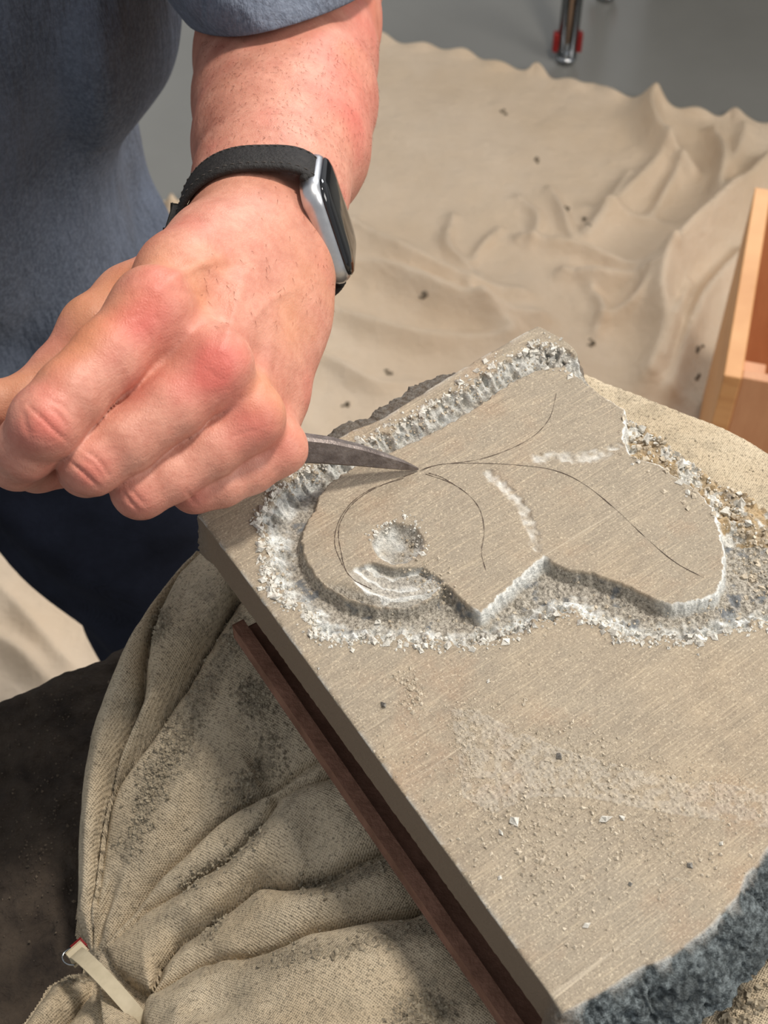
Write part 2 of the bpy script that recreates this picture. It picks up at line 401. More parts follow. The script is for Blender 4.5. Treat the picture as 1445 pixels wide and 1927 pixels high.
folds = [([(1238, 186), (1218, 225), (1224, 268), (1248, 305), (1292, 345)], .034, .026),
         ([(1258, 300), (1190, 370), (1105, 460)], .018, .022), ([(1340, 262), (1352, 330), (1340, 405)], .026, .018),
         ([(1400, 250), (1375, 330), (1340, 390)], .015, .02),
         ([(1440, 335), (1330, 455), (1250, 540), (1232, 600), (1240, 660), (1215, 740)], .055, .034),
         ([(1390, 500), (1330, 570), (1290, 660), (1255, 760)], .028, .02),
         ([(1290, 560), (1262, 640), (1240, 720)], .014, .012),
         ([(980, 460), (1080, 488), (1190, 528), (1260, 540)], .02, .016), ([(1060, 528), (1130, 545), (1205, 548)], .022, .018),
         ([(660, 440), (720, 478), (800, 520), (900, 556), (980, 570)], .022, .026), ([(640, 520), (730, 540), (830, 585), (930, 612), (1010, 620)], .032, .024),
         ([(600, 590), (720, 640), (820, 660), (960, 650)], .02, .022), ([(600, 680), (700, 740), (780, 740)], .014, .02),
         ([(852, 420), (842, 470), (872, 510), (905, 540)], .012, .014), ([(940, 440), (905, 480), (885, 505)], .010, .012),
         ([(975, 380), (1010, 420), (1000, 470)], .010, .013), ([(1035, 365), (1060, 420), (1075, 468)], .012, .013),
         ([(1180, 340), (1130, 420), (1100, 450)], .010, .014), ([(1275, 335), (1245, 390), (1225, 420)], .015, .014),
         ([(1100, 400), (1180, 420), (1260, 440)], .008, .014), ([(880, 560), (900, 600), (960, 640)], .012, .014),
         ([(1110, 560), (1130, 600), (1120, 640)], .012, .012), ([(1130, 620), (1190, 600), (1215, 560)], .018, .016),
         ([(300, 400), (330, 430), (350, 470)], .02, .014), ([(360, 380), (340, 420), (290, 470)], .016, .014),
         ([(0, 1110), (60, 1180), (130, 1260)], .012, .02), ([(-20, 1200), (40, 1240), (100, 1300)], .012, .018)]
for pl, h, wd in folds:
    q = curve(fl0(pl), 24); d, a = seg_dist(X, Y, q); L = np.linalg.norm(np.diff(q, axis=0), axis=1).sum()
    Z += 1.45 * h * np.exp(-(d / (.62 * wd)) ** 1.4) * (.35 + .65 * np.sin(np.pi * np.clip(a / L, .12, .88)))
dE, aE = seg_dist(X, Y, curve(fl0(cb), 200))
Z += .010 * np.exp(-(dE / .012) ** 2) * (.5 + .5 * np.sin(aE * 95))
ph = X * .86 + Y * .5
Z += .011 * fbm(ph * 9 + fbm(X * 4, Y * 4, 7.) * 1.5, (Y * .86 - X * .5) * 3, 1.7) * SX(1.9, 1.4, Y)
crn, crf = Q(1362, 706, .34)[:2], Q(1421, 352, .34)[:2]; cly = (crf - crn) / np.linalg.norm(crf - crn); clx = np.array([cly[1], -cly[0]])
cu = (X - crn[0]) * clx[0] + (Y - crn[1]) * clx[1]; cv = (X - crn[0]) * cly[0] + (Y - crn[1]) * cly[1]
Z = np.where((cu > -.012) & (cu < .44) & (cv > -.02) & (cv < np.linalg.norm(crf - crn) + .02), np.minimum(Z, .0085), Z)
for fx_, fy_ in ((-.10, .66), (-.45, .70)): Z = np.where(np.hypot(X - fx_, Y - fy_) < .10, np.minimum(Z, .0085), Z)
Z = np.maximum(Z, .002)
DB = BVHTree.FromPolygons(np.stack([X, Y, Z + .0015], -1)[::4, ::4].reshape(-1, 3).tolist(), gridfaces(130, 115).tolist())
dc = mesh_obj('drop_cloth', np.stack([X, Y, Z], -1).reshape(-1, 3), gridfaces(520, 460), DROP, origin=(0.1, 1.2, 0))
tag(dc, 'large cream canvas drop cloth lying creased over the grey floor', 'drop cloth')
sol = dc.modifiers.new('thickness', 'SOLIDIFY'); sol.thickness = .0015; sol.offset = 1

# ---------------------------------------------------------------- stone slab
ZS = .95
sp_ = lambda pts: np.array([Q(x, y, ZS)[:2] for x, y in pts])
back = [(370, 965), (420, 936), (470, 905), (530, 872), (600, 836), (640, 822), (668, 806), (720, 785), (790, 742), (870, 692), (960, 640), (1010, 612)]
left = [(370, 965), (505, 1146), (640, 1330), (790, 1535), (930, 1727), (1058, 1903)]
right = [(1010, 612), (1050, 634), (1078, 655), (1100, 688), (1135, 732), (1190, 772), (1225, 790), (1290, 838), (1350, 878), (1445, 936), (1570, 1030), (1690, 1150), (1760, 1260)]
front = [(1058, 1903), (1145, 1855), (1200, 1819), (1242, 1804), (1269, 1788), (1307, 1761), (1338, 1735), (1358, 1710), (1384, 1684), (1402, 1642), (1422, 1624), (1445, 1589), (1540, 1490), (1660, 1360), (1760, 1260)]
NU, NV = 600, 640
S = coons(sp_(back), sp_(front), sp_(left), sp_(right), NU, NV)
X, Y = S[..., 0].copy(), S[..., 1].copy()
e1 = sp_([(1010, 612)])[0] - sp_([(370, 965)])[0]; ang = math.atan2(e1[1], e1[0])
I_px = [(1060, 690), (1089, 713), (1134, 747), (1172, 770), (1174, 800), (1170, 826), (1183, 857), (1239, 875), (1270, 898), (1311, 924), (1338, 955), (1353, 1000), (1360, 1040), (1358, 1087), (1344, 1117), (1300, 1130), (1262, 1136),
        (1217, 1117), (1164, 1094), (1111, 1075), (1062, 1068), (1023, 1045), (975, 1087), (938, 1120), (905, 1152), (880, 1135), (850, 1105), (832, 1092), (815, 1118), (770, 1140), (710, 1140), (655, 1125),
        (614, 1100), (595, 1081), (576, 1050), (570, 1022), (576, 988), (595, 960), (603, 933), (626, 906), (669, 879), (734, 852), (781, 832), (828, 809), (905, 762), (960, 722), (1010, 698)]
O_px = [(1085, 668), (1045, 652), (1010, 650), (960, 672), (905, 705), (850, 737), (800, 770), (760, 790), (715, 815), (690, 830), (655, 845), (600, 872), (560, 890), (530, 916), (505, 945), (487, 975), (500, 1020), (497, 1060), (512, 1100),
        (540, 1135), (583, 1165), (592, 1190), (640, 1207), (700, 1200), (760, 1206), (830, 1214), (900, 1212), (960, 1197), (1000, 1177), (1040, 1162), (1075, 1148), (1100, 1163), (1150, 1180), (1170, 1202), (1230, 1203), (1300, 1205), (1340, 1195), (1400, 1182), (1445, 1172), (1560, 1180)]
O_cl = O_px + [(1900, 1300), (1800, 800), (1200, 500)]
Iw, Ow = sp_(I_px), sp_(O_px)
dI, aI = seg_dist(X, Y, Iw, True); inI = inside(X, Y, Iw); dO, aO = seg_dist(X, Y, Ow); inO = inside(X, Y, sp_(O_cl))
dI *= 1000; dO *= 1000; aO *= 1000; aI *= 1000                                      # millimetres
Xm, Ym = X * 1000, Y * 1000
jag = 1.1 * (np.abs(((aO / 4.3 + .35 * vnoise(aO / 9, 0 * aO, 3.)) % 1) * 2 - 1) - .5) + 2.6 * vnoise(aO / 3.1, dO / 6, 5.) + 1.1 * vnoise(Xm / 1.3, Ym / 1.3, 6.)
sdO = np.where(inO, dO, -dO)
din = np.where(inO, np.maximum(dO + jag, 0), np.where(dO < 2.2, np.maximum(jag - 1.2 - dO, 0), 0))
sdI = np.where(inI, -dI, dI) + .45 * vnoise(aI / 1.6, dI / 3, 9.) + .25 * vnoise(Xm / .7, Ym / .7, 8.)
inner = SX(0, 2.6, sdI)
outer = np.clip(din / 7.5, 0, 1) ** .8
rightz = SX(sp_([(1190, 850)])[0][0], sp_([(1290, 900)])[0][0], X) * inO * (sdI > 0)      # rough quarry side
rz2 = inO * (sdI > 0) * (X > sp_([(1120, 740)])[0][0]) * (Y > sp_([(1360, 1010)])[0][1])
depth = 6.3 * inner * outer
depth = np.where(rz2, np.maximum(depth, 6.0 * inner), depth)
# chisel ruts running across the groove rim
rut = np.abs(((aO / 4.3 + .35 * vnoise(aO / 9, 0 * aO, 3.)) % 1) * 2 - 1)
mid = np.clip(inner * outer * 1.6, 0, 1)
rimw = np.maximum(.22, SX(9.5, 3.5, dO)); rimw = np.maximum(rimw, .8 * (X > sp_([(840, 1150)])[0][0]) * (Y < sp_([(1000, 1000)])[0][1]) * SX(1.5, 3.5, sdI))
depth += mid * rimw * (1.3 * fbm(Xm / 3.2, Ym / 3.2, 1.) + .8 * vnoise(Xm / 1.2, Ym / 1.2, 2.)) + mid * 2.0 * (rut - .5) * SX(10, 3, dO)
depth += rz2 * inner * (3.2 * fbm(Xm / 6, Ym / 6, 11.) + 1.6 * vnoise(Xm / 2.2, Ym / 2.2, 12.) + .6 * vnoise(Xm / .9, Ym / .9, 13.))
# hollow at the curl, and the stepped cuts below it
hc = sp_([(748, 1022)])[0] * 1000; rh = np.hypot(Xm - hc[0], (Ym - hc[1])) + .5 * vnoise(np.arctan2(Ym - hc[1], Xm - hc[0]) * 4, 0 * Xm, 4.)
hole = SX(9.4, 7.0, rh)
depth = np.maximum(depth, hole * (5.6 - 2.0 * SX(4, 8, rh) + .6 * vnoise(Xm / 2, Ym / 2, 3.) + .7 * fbm(Xm / 3, Ym / 3, 33.)))
T_px = [(650, 1074), (672, 1064), (700, 1056), (740, 1068), (795, 1066), (838, 1092), (818, 1122), (770, 1145), (720, 1142), (690, 1120), (668, 1100)]
Tw = sp_(T_px); dT, _ = seg_dist(X, Y, Tw, True); inT = inside(X, Y, Tw)
rr = np.hypot(Xm - hc[0], Ym - hc[1]); q = np.clip((rr - 9) / 17., 0, 1) * 3.4 + .25 * vnoise(Xm / 3, Ym / 3, 7.)
stp = np.floor(q) + SX(.62, 1., q - np.floor(q))
terr = inT * SX(0, 1.2, dT * 1000) * (4.3 - 1.05 * stp + .25 * vnoise(Xm / 1., Ym / 1., 8.))
wx = SX(sp_([(665, 1085)])[0][0], sp_([(740, 1090)])[0][0], X)
depth = np.maximum(depth, terr * (.45 + .55 * wx))
# lobe slopes down into the groove below the curl
lobe = inI * SX(7.5, 0, dI) * SX(sp_([(600, 1080)])[0][1], sp_([(660, 1125)])[0][1], Y) * SX(sp_([(850, 1100)])[0][0], sp_([(800, 1100)])[0][0], X)
depth = np.maximum(depth, 3.6 * lobe)
# shallow pecked marks
def mark(poly, wd):
    d, a = seg_dist(X, Y, curve(sp_(poly), 20)); return SX(wd, wd * .35, d * 1000 + .8 * vnoise(Xm / 1.3, Ym / 1.3, 3.))
mk = np.maximum.reduce([mark([(1015, 862), (1050, 858), (1080, 862), (1110, 858), (1140, 852)], 3.2), mark([(1130, 852), (1165, 838)], 1.6),
                        mark([(918, 892), (950, 918), (980, 950), (998, 990), (1010, 1030)], 2.6)])
depth += mk * (.55 + .35 * vnoise(Xm / 1.6, Ym / 1.6, 5.))
# dust patch relief
dp = inside(X, Y, sp_([(848, 1335), (900, 1335), (960, 1370), (1060, 1410), (1200, 1450), (1330, 1470), (1460, 1490), (1460, 1560), (1250, 1530), (1100, 1500), (1000, 1500), (930, 1530), (870, 1500), (862, 1420)]))
dpm = dp * SX(.1, .35, vnoise(Xm / 2, Ym / 2, 22.) * .5 + .4)
depth -= dpm * np.maximum(0, .12 + .35 * vnoise(Xm / .8, Ym / .9, 21.))
depth += .05 * fbm(Xm / 7, Ym / 7, 31.)
# worn arrises
ij = np.minimum.reduce([np.arange(NV)[:, None] + 0 * X, 0 * X + np.arange(NU)[None, ::-1]])
ar = np.exp(-(np.arange(NU)[None] * .45) / 1.0) + np.exp(-(np.arange(NV)[:, None] * .4) / 1.0)
depth += ar * (.5 + .6 * np.maximum(0, vnoise(Xm / 3, Ym / 3, 41.)))
Zt = ZS - depth / 1000
bru_lit = np.clip(SX(.5, 2.5, depth) * SX(11.0, 4.0, dO + 2.2 * vnoise(Xm / 2, Ym / 2, 2.)) * (.95 + .8 * vnoise(Xm / 2.2, Ym / 2.2, 14.)), 0, 1) * inO * (sdI > 0)
lowr = SX(sp_([(560, 1160)])[0][1], sp_([(640, 1210)])[0][1], Y) * SX(0, .04, X)
bru_lit *= 1 - .45 * lowr
bru_lit *= 1 - .35 * SX(sp_([(600, 880)])[0][1], sp_([(700, 820)])[0][1], Y)
bru_lit = np.maximum(bru_lit, rz2 * .8 * SX(.25, .5, vnoise(Xm / 5, Ym / 5, 71.) + .3 * vnoise(Xm / 1.5, Ym / 1.5, 72.)))
wall = SX(-.2, .4, sdI) * SX(2.8, 1.2, sdI) * inO
facing = SX(sp_([(1215, 1120)])[0][0], sp_([(1300, 1130)])[0][0], X); facing = np.maximum(facing, (Y > sp_([(1300, 1000)])[0][1]) * SX(sp_([(1120, 740)])[0][0], sp_([(1170, 770)])[0][0], X))
litwall = wall * (np.clip(facing + SX(15, 11, np.abs(Xm - sp_([(962, 1100)])[0][0] * 1000)) * (Y < sp_([(1000, 1030)])[0][1]), 0, 1))  # walls facing the light painted whiter, on top of the bruised stone
bru_lit = np.maximum(bru_lit, litwall * .9)
bru_lit = np.maximum(bru_lit, hole * np.clip(.45 + .6 * vnoise(Xm / 3, Ym / 3, 15.), 0, .75))
bru_lit = np.maximum(bru_lit, np.clip(mk * (.28 + .3 * vnoise(Xm / 2, Ym / 2, 61.)), 0, .6)); bru_lit = np.maximum(bru_lit, inT * SX(0, 1, dT * 1000) * (.15 + .6 * SX(.55, .8, q - np.floor(q))))
bru_lit = np.maximum(bru_lit, .10 * dpm); bru_lit = np.maximum(bru_lit, .35 * np.clip(ar, 0, 1) * (vnoise(Xm / 4, Ym / 4, 51.) > .1))
carv = np.clip(np.maximum(SX(.4, 2, depth), 0), 0, 1)
tan = np.clip(rz2 * 1.0 + .4 * lowr, 0, 1)
# side faces
V = [np.stack([X, Y, Zt], -1).reshape(-1, 3)]; tone = [np.stack([bru_lit, carv, tan], -1).reshape(-1, 3)]; edge = [np.zeros((NU * NV, 3))]
F = [gridfaces(NV, NU)]
gi = np.arange(NU * NV).reshape(NV, NU)
loop = np.r_[gi[0, :-1], gi[:-1, -1], gi[-1, :0:-1], gi[:0:-1, 0]]; sid = np.r_[np.zeros(NU - 1), np.ones(NV - 1), np.full(NU - 1, 2), np.full(NV - 1, 3)]
LP = V[0][loop]; cen = LP[:, :2].mean(0); nl = len(loop)
tg = np.roll(LP[:, :2], -6, 0) - np.roll(LP[:, :2], 6, 0); nrm = np.stack([-tg[:, 1], tg[:, 0]], 1); nrm /= np.linalg.norm(nrm, axis=1)[:, None] + 1e-9
nrm = np.where(((LP[:, :2] - cen) * nrm).sum(1)[:, None] > 0, nrm, -nrm)
for _ in range(60): nrm = (nrm + np.roll(nrm, 1, 0) + np.roll(nrm, -1, 0)) / 3
nrm /= np.linalg.norm(nrm, axis=1)[:, None]
wt = [np.convolve(np.r_[(sid == i)[-40:], sid == i, (sid == i)[:40]].astype(float), np.ones(41) / 41, 'same')[40:-40] for i in range(4)]
arcL = np.r_[0, np.cumsum(np.linalg.norm(np.diff(LP[:, :2], axis=0), axis=1))] * 1000
backw = wt[0] * SX(138, 112, arcL) * SX(38, 62, arcL)
ROWS = 28; TH = .024; base_i = NU * NV; prev = loop
for r in range(1, ROWS + 1):
    t = r / ROWS; dz = TH * t
    out = wt[0] * .003 * t + backw * .011 * SX(.1, .5, t) + wt[1] * .004 * t + wt[2] * (.016 * t ** .8) + wt[3] * (-.0006 * t)
    rough = (wt[0] * .0016 + wt[1] * .002 + wt[2] * .0032) * fbm(arcL / 5, 0 * arcL + dz * 180, 3.) + (wt[0] * .0008 + wt[1] * .0008 + wt[2] * .0012 + wt[3] * .00015) * vnoise(arcL / 1.3, 0 * arcL + dz * 800, 4.)
    pz = np.minimum(LP[:, 2] * (1 - t) + (ZS - TH) * t, LP[:, 2])
    V.append(np.c_[LP[:, :2] + nrm * (out + rough * min(1, t * 5))[:, None], pz])
    wl = wt[2] * SX(.05 + .14 * np.clip(.5 + vnoise(arcL / 4, 0 * arcL, 8.) + .5 * vnoise(arcL / 1.2, 0 * arcL, 9.), 0, 1), 0, t + 0 * arcL) * .8
    tone.append(np.stack([wl + 0 * arcL, 0 * arcL, 0 * arcL], -1)); edge.append(np.stack([np.clip(wt[2] + .55 * wt[0] + .4 * wt[1], 0, 1), np.ones(nl) * (1 - .6 * wl), 0 * arcL], -1))
    cur = base_i + np.arange(nl) + (r - 1) * nl
    F.append(np.stack([prev, np.roll(prev, -1), np.roll(cur, -1), cur], 1)); prev = cur
V.append(np.r_[cen, ZS - TH][None]); tone.append(np.zeros((1, 3))); edge.append(np.ones((1, 3)))
ci = base_i + ROWS * nl; F.append(np.stack([prev, np.roll(prev, -1), np.full(nl, ci), np.full(nl, ci)], 1))
V = np.vstack(V); F = np.vstack(F[:-1]); Lc = sp_([(370, 965)])[0]
bot = np.stack([prev, np.roll(prev, -1)], 1)
slab = mesh_obj('stone_slab', V, F[:, ::1], STONE, attrs={'tone': np.vstack(tone), 'edge': np.vstack(edge)}, origin=(Lc[0], Lc[1], ZS - TH), rotz=ang)
tag(slab, 'tan limestone slab with a heart shape carved in raised relief', 'stone slab')
SLAB_BVH = BVHTree.FromPolygons(V[:NU * NV].tolist(), gridfaces(NV, NU).tolist())
def drop_on_slab(x, y):
    h = SLAB_BVH.ray_cast(Vector((x, y, 1.2)), Vector((0, 0, -1))); return h[0], h[1]
# pencil design lines
for pl in ([(1047, 740), (1035, 785), (1005, 820), (960, 845), (900, 865), (820, 876), (790, 886)], [(788, 888), (830, 874), (900, 872), (980, 876), (1045, 886), (1100, 912), (1160, 960), (1215, 1012), (1270, 1058), (1325, 1088)],
           [(800, 892), (850, 910), (885, 935), (904, 962), (911, 1000), (906, 1040), (914, 1073)], [(805, 890), (830, 898), (853, 911)],
           [(780, 890), (740, 905), (695, 925), (660, 952), (640, 985), (637, 1010)], [(760, 900), (700, 920), (660, 948), (636, 985), (630, 1025), (645, 1065)], [(636, 1000), (640, 1030), (655, 1080), (700, 1105)]):
    c = curve(sp_(pl), 90); pts = []
    for x, y in c:
        h, n_ = drop_on_slab(x, y); pts.append([x, y, (h.z if h else ZS) + .00012])
    pts = np.array(pts); wv = .00009 + .00007 * np.array([vnoise(i * .5, len(pl), 3.) for i in range(90)]); wv[0] = wv[-1] = .00002
    Vp, Fp = sweep(pts, wv, prof=[(-1, -.3), (1, -.3), (1, .5), (-1, .5)])
    mesh_obj('pencil_line', Vp, Fp, PENCIL, slab, False)

# ---------------------------------------------------------------- board, angle iron under the slab
ed = np.array(Q(1058, 1903, ZS)) - np.array(Q(370, 965, ZS)); eL = np.linalg.norm(ed[:2]); ed = np.array([ed[0], ed[1], 0]) / eL; en = np.array([-ed[1], ed[0], 0]); en = en if en[0] < 0 else -en
A0 = np.array([Lc[0], Lc[1], 0])
bc = A0 + ed * .112 - en * (.075 + .007); bc[2] = .9176
o = bm_obj('backing_board', box_bm(bc, (ed, en, np.array([0, 0, 1.])), (.105, .068, .0081), .001), DARKB)
tag(o, 'dark wooden board sandwiched between the slab and the iron frame', 'board')
ir0, ir1 = Q(448, 1172, .915), Q(964, 1920, .915); ir1 = ir0 + (ir1 - ir0) * 1.25
d_ = ir1 - ir0; Li = np.linalg.norm(d_); d_ /= Li; n_ = np.array([-d_[1], d_[0], 0]); n_ = n_ if n_[0] < 0 else -n_
ai = empty('angle_iron', ir0 * [1, 1, 0] + [0, 0, .906], 'rusty brown angle iron bar running along under the slab edge', 'iron bar')
cm = (ir0 + ir1) / 2
bm_obj('upright_flange', box_bm((cm[0], cm[1], .9110), (d_, n_, np.array([0, 0, 1.])), (Li / 2, .0020, .0040), .0004), RUST, ai)
cf = cm - n_ * .016
bm_obj('flat_flange', box_bm((cf[0], cf[1], .9078), (d_, n_, np.array([0, 0, 1.])), (Li / 2, .0138, .0014), .0003), RUST, ai)

# ---------------------------------------------------------------- work table
tb = [(-260, 1440), (-100, 1362), (0, 1312), (60, 1284), (100, 1262), (140, 1248), (180, 1236), (240, 1205), (300, 1180), (420, 1120), (700, 990), (1200, 760)]
tp = np.array([Q(x, y, .80)[:2] for x, y in tb])
tt = np.array([-.22, -.32]) ; S = coons(tp, tp[[0, -1]] + [[.02, -.42], [.02, -.42]], np.array([tp[0], tp[0] + [.02, -.42]]), np.array([tp[-1], tp[-1] + [.02, -.42]]), 260, 240)
X, Y = S[..., 0], S[..., 1]
rowd = np.arange(240)[:, None] * .00175 + 0 * X
Z = .80 - .0006 + .0016 * fbm(X * 60, Y * 60, 3.) + .0012 * vnoise(X * 300, Y * 300, 5.) - .004 * np.exp(-rowd / .004)
Z = np.minimum(Z, .8005)
G = np.stack([X, Y, Z], -1); gi = np.arange(260 * 240).reshape(240, 260)
loop = np.r_[gi[0, :-1], gi[:-1, -1], gi[-1, :0:-1], gi[:0:-1, 0]]; Vt = [G.reshape(-1, 3)]; Ft = [gridfaces(240, 260)]; prev = loop
for r in range(1, 6):
    p = G.reshape(-1, 3)[loop].copy(); p[:, 2] = .80 - .012 * r; p[:, 1] += .002 * vnoise(p[:, 0] * 200, p[:, 2] * 200, 1.)
    cur = 260 * 240 + np.arange(len(loop)) + (r - 1) * len(loop); Vt.append(p); Ft.append(np.stack([prev, np.roll(prev, -1), np.roll(cur, -1), cur], 1)); prev = cur
cxy = G.reshape(-1, 3)[:, :2].mean(0)
tbl = empty('work_table', (cxy[0], cxy[1], 0), 'dark dusty wooden work table under the tied sandbag', 'table')
mesh_obj('table_top', np.vstack(Vt), np.vstack(Ft), TABLEM, tbl)
for cx, cy in ((tp[0] + [.06, -.06]), (tp[-1] + [-.05, -.12]), (tp[0] + [.06, -.36]), (tp[-1] + [-.05, -.36])):
    bm_obj('leg', box_bm((cx, cy, .37), np.eye(3), (.025, .025, .37), .003), TABLEM, tbl)

# ---------------------------------------------------------------- sandbag
r1 = lambda a, b, s: np.arange(a, b, s)
BX = r1(-.20, .24, .002); BY = r1(.02, .47, .002); BZ = r1(.775, .96, .002)
bag = Field(BX, BY, BZ)
pz = lambda pts: [np.array(Q(x, y, z)) for x, y, z in pts]
body = [((.0, .235, .835), (.07, .15, .84), .045, .045), ((-.015, .29, .838), (.05, .36, .84), .045, .05), ((.07, .15, .84), (.15, .20, .84), .045, .05), ((.04, .25, .842), (.12, .30, .84), .05, .05)]
for a, b, ra, rb in body: bag.cone(np.array(a), np.array(b), ra, rb, .02)
MM = 1 / 1000.
# bulge beyond the far right edge of the slab, and below the broken corner
for pl, rr in (([(1085, 715, .905), (1150, 760, .912), (1225, 800, .915), (1300, 845, .916), (1400, 905, .918), (1520, 985, .918), (1700, 1100, .915)], (10, 20, 25, 26, 27, 28, 28)),
               ([(1080, 780, .885), (1300, 930, .885), (1700, 1150, .88)], (16, 30, 34)), ([(1300, 1990, .86), (1480, 1900, .868), (1640, 1760, .87)], (16, 20, 22))):
    bag.chain([np.array(Q(x, y, z)) + [0, -.006, 0] for x, y, z in pl], [r * MM for r in rr], .012)
neck = Q(178, 1795, .824)
# sits under the iron frame and on the table
GX, GY, GZ = bag.grids()
lowz = .8005; bag.d = np.maximum(bag.d, (lowz - GZ).astype(np.float32))
u_ = (GX - A0[0]) * ed[0] + (GY - A0[1]) * ed[1]; v_ = -((GX - A0[0]) * en[0] + (GY - A0[1]) * en[1])
foot = np.minimum(np.minimum(v_ + .012, .32 - v_), np.minimum(u_ + .03, .36 - u_))
bag.d = np.maximum(bag.d, np.minimum(GZ - .9055, foot + 0 * GZ).astype(np.float32))
# and leaves the slab free
SP = np.array([[p[0], p[1]] for p in curve(sp_(right), 60)])
gx, gy = np.meshgrid(BX, BY, indexing='ij'); dr, _ = seg_dist(gx, gy, SP); outl = np.vstack([sp_(back), sp_(right)[1:], sp_(front)[::-1][1:], sp_(left)[::-1][1:]])
ins = inside(gx, gy, outl); sd = np.where(ins, dr, -dr)
far = ins | (dr < .007)
bag.d = np.maximum(bag.d, np.where(far[:, :, None], np.minimum(GZ - .9055, np.maximum(sd[:, :, None] + .006, 0) + .0005), -1).astype(np.float32))
V, F = bag.mesh(); V = relax(V, F, 2, .5)
# the gathered side: puffed strips of canvas between sharp creases running into the tie
NKp = (188, 1790)
def zc_(x, y): t = min(1, math.hypot(x - NKp[0], y - NKp[1]) / 560); return .818 + .060 * t * t * (3 - 2 * t)
wq = lambda pl: [Q(x, y, zc_(x, y))[:2] for x, y in pl]
Cout = [(440, 975), (385, 1010), (333, 1066), (284, 1128), (214, 1224), (180, 1280), (156, 1340), (144, 1406), (138, 1491), (136, 1593), (138, 1715), (160, 1772), (172, 1790)]
C05 = [(420, 1010), (350, 1090), (318, 1140), (300, 1180), (288, 1210), (279, 1235)]
C1 = [(432, 1010), (370, 1070), (320, 1125), (290, 1185), (271, 1257), (261, 1310), (234, 1374), (213, 1433), (199, 1491), (188, 1580), (176, 1700), (174, 1785)]
C2 = [(520, 1090), (445, 1145), (416, 1188), (368, 1252), (320, 1305), (288, 1348), (240, 1412), (213, 1455), (202, 1500), (192, 1590), (180, 1700), (178, 1786)]
C25 = [(232, 1640), (212, 1690), (192, 1740), (184, 1786)]
C3 = [(700, 1390), (610, 1433), (533, 1470), (474, 1497), (426, 1529), (373, 1577), (320, 1635), (277, 1689), (229, 1747), (190, 1790)]
C4 = [(520, 1510), (505, 1545), (463, 1593), (426, 1635), (373, 1667), (341, 1694), (277, 1726), (200, 1793)]
C5 = [(860, 1560), (735, 1614), (682, 1628), (618, 1662), (559, 1678), (501, 1673), (479, 1683), (405, 1747), (341, 1790), (304, 1838), (286, 1885)]
C6 = [(880, 1700), (770, 1742), (693, 1752), (586, 1779), (511, 1816), (469, 1829), (394, 1838), (341, 1864), (288, 1892)]
C7 = [(300, 2040), (284, 1960), (280, 1905)]
neckl = [(215, 1815), (240, 1840), (262, 1868)]
FAR = [(560, 1060), (760, 1340), (900, 1520), (920, 1680)]
strips = [(Cout + C1[::-1], 13, .010, 0), (C1 + C2[::-1], 12, .010, 5), (C2 + C25[::-1][:1] + C3[::-1] + [(760, 1340), (560, 1060)], 10, .016, 0), (C3 + C4[::-1] + [(640, 1470), (760, 1400)], 8, .009, 4),
          (C4 + neckl + C5[::-1] + [(900, 1500), (760, 1400), (640, 1470)], 13, .014, 6), (C5 + C6[::-1] + [(880, 1690), (875, 1570)], 12, .012, 1), (C6 + C7[::-1] + [(700, 2100), (1000, 2000), (1000, 1750)], 14, .018, 5),
          ([(166, 1832), (150, 1815), (122, 1811), (80, 1822), (55, 1850), (0, 1893), (-80, 1930), (-80, 2010), (60, 1990), (85, 1938), (120, 1902), (162, 1856)], 10, .010, 0),
          ([(168, 1858), (122, 1905), (88, 1940), (60, 2020), (300, 2030), (278, 1940), (240, 1890), (205, 1850)], 10, .011, 3)]
gs = .00062; hx = r1(-.175, .11, gs); hy = r1(.115, .36, gs); X, Y = np.meshgrid(hx, hy, indexing='ij')
nk = Q(*NKp, .82)[:2]; dn = np.hypot(X - nk[0], Y - nk[1]); tailm = (X + Y * .3) < (nk[0] + nk[1] * .3) - .002
basez = .818 + .060 * SX(0, .118, dn); basez = np.where(tailm & (Y < nk[1]), .812, basez)
H = np.zeros(X.shape); anyin = np.zeros(X.shape, bool)
wobx, woby = .0016 * fbm(X * 60, Y * 60, 5.), .0016 * fbm(X * 60, Y * 60, 15.)
for poly, amp, wd, lift in strips:
    pw = np.array(wq(poly)); ii = inside(X + wobx, Y + woby, pw); d, _ = seg_dist(X + wobx, Y + woby, pw, True)
    H = np.where(ii, np.maximum(H, (lift * MM + amp * MM * np.sqrt(np.clip(1 - (1 - np.minimum(d / wd, 1)) ** 2, 0, 1))) * (.35 + .65 * SX(0, .05, dn + .012))), H); anyin |= ii
def soft(pl, h, wd):
    global H
    q = curve(np.array(wq(pl)), 20); d, a = seg_dist(X, Y, q); L = np.linalg.norm(np.diff(q, axis=0), axis=1).sum(); H = H + h * np.exp(-(d / wd) ** 2) * np.sin(np.pi * np.clip(a / L, .08, .92)) * anyin
for cr in (C1, C2, C3, C4, C5, C6): soft(cr[:-1], -.0045, .0016)
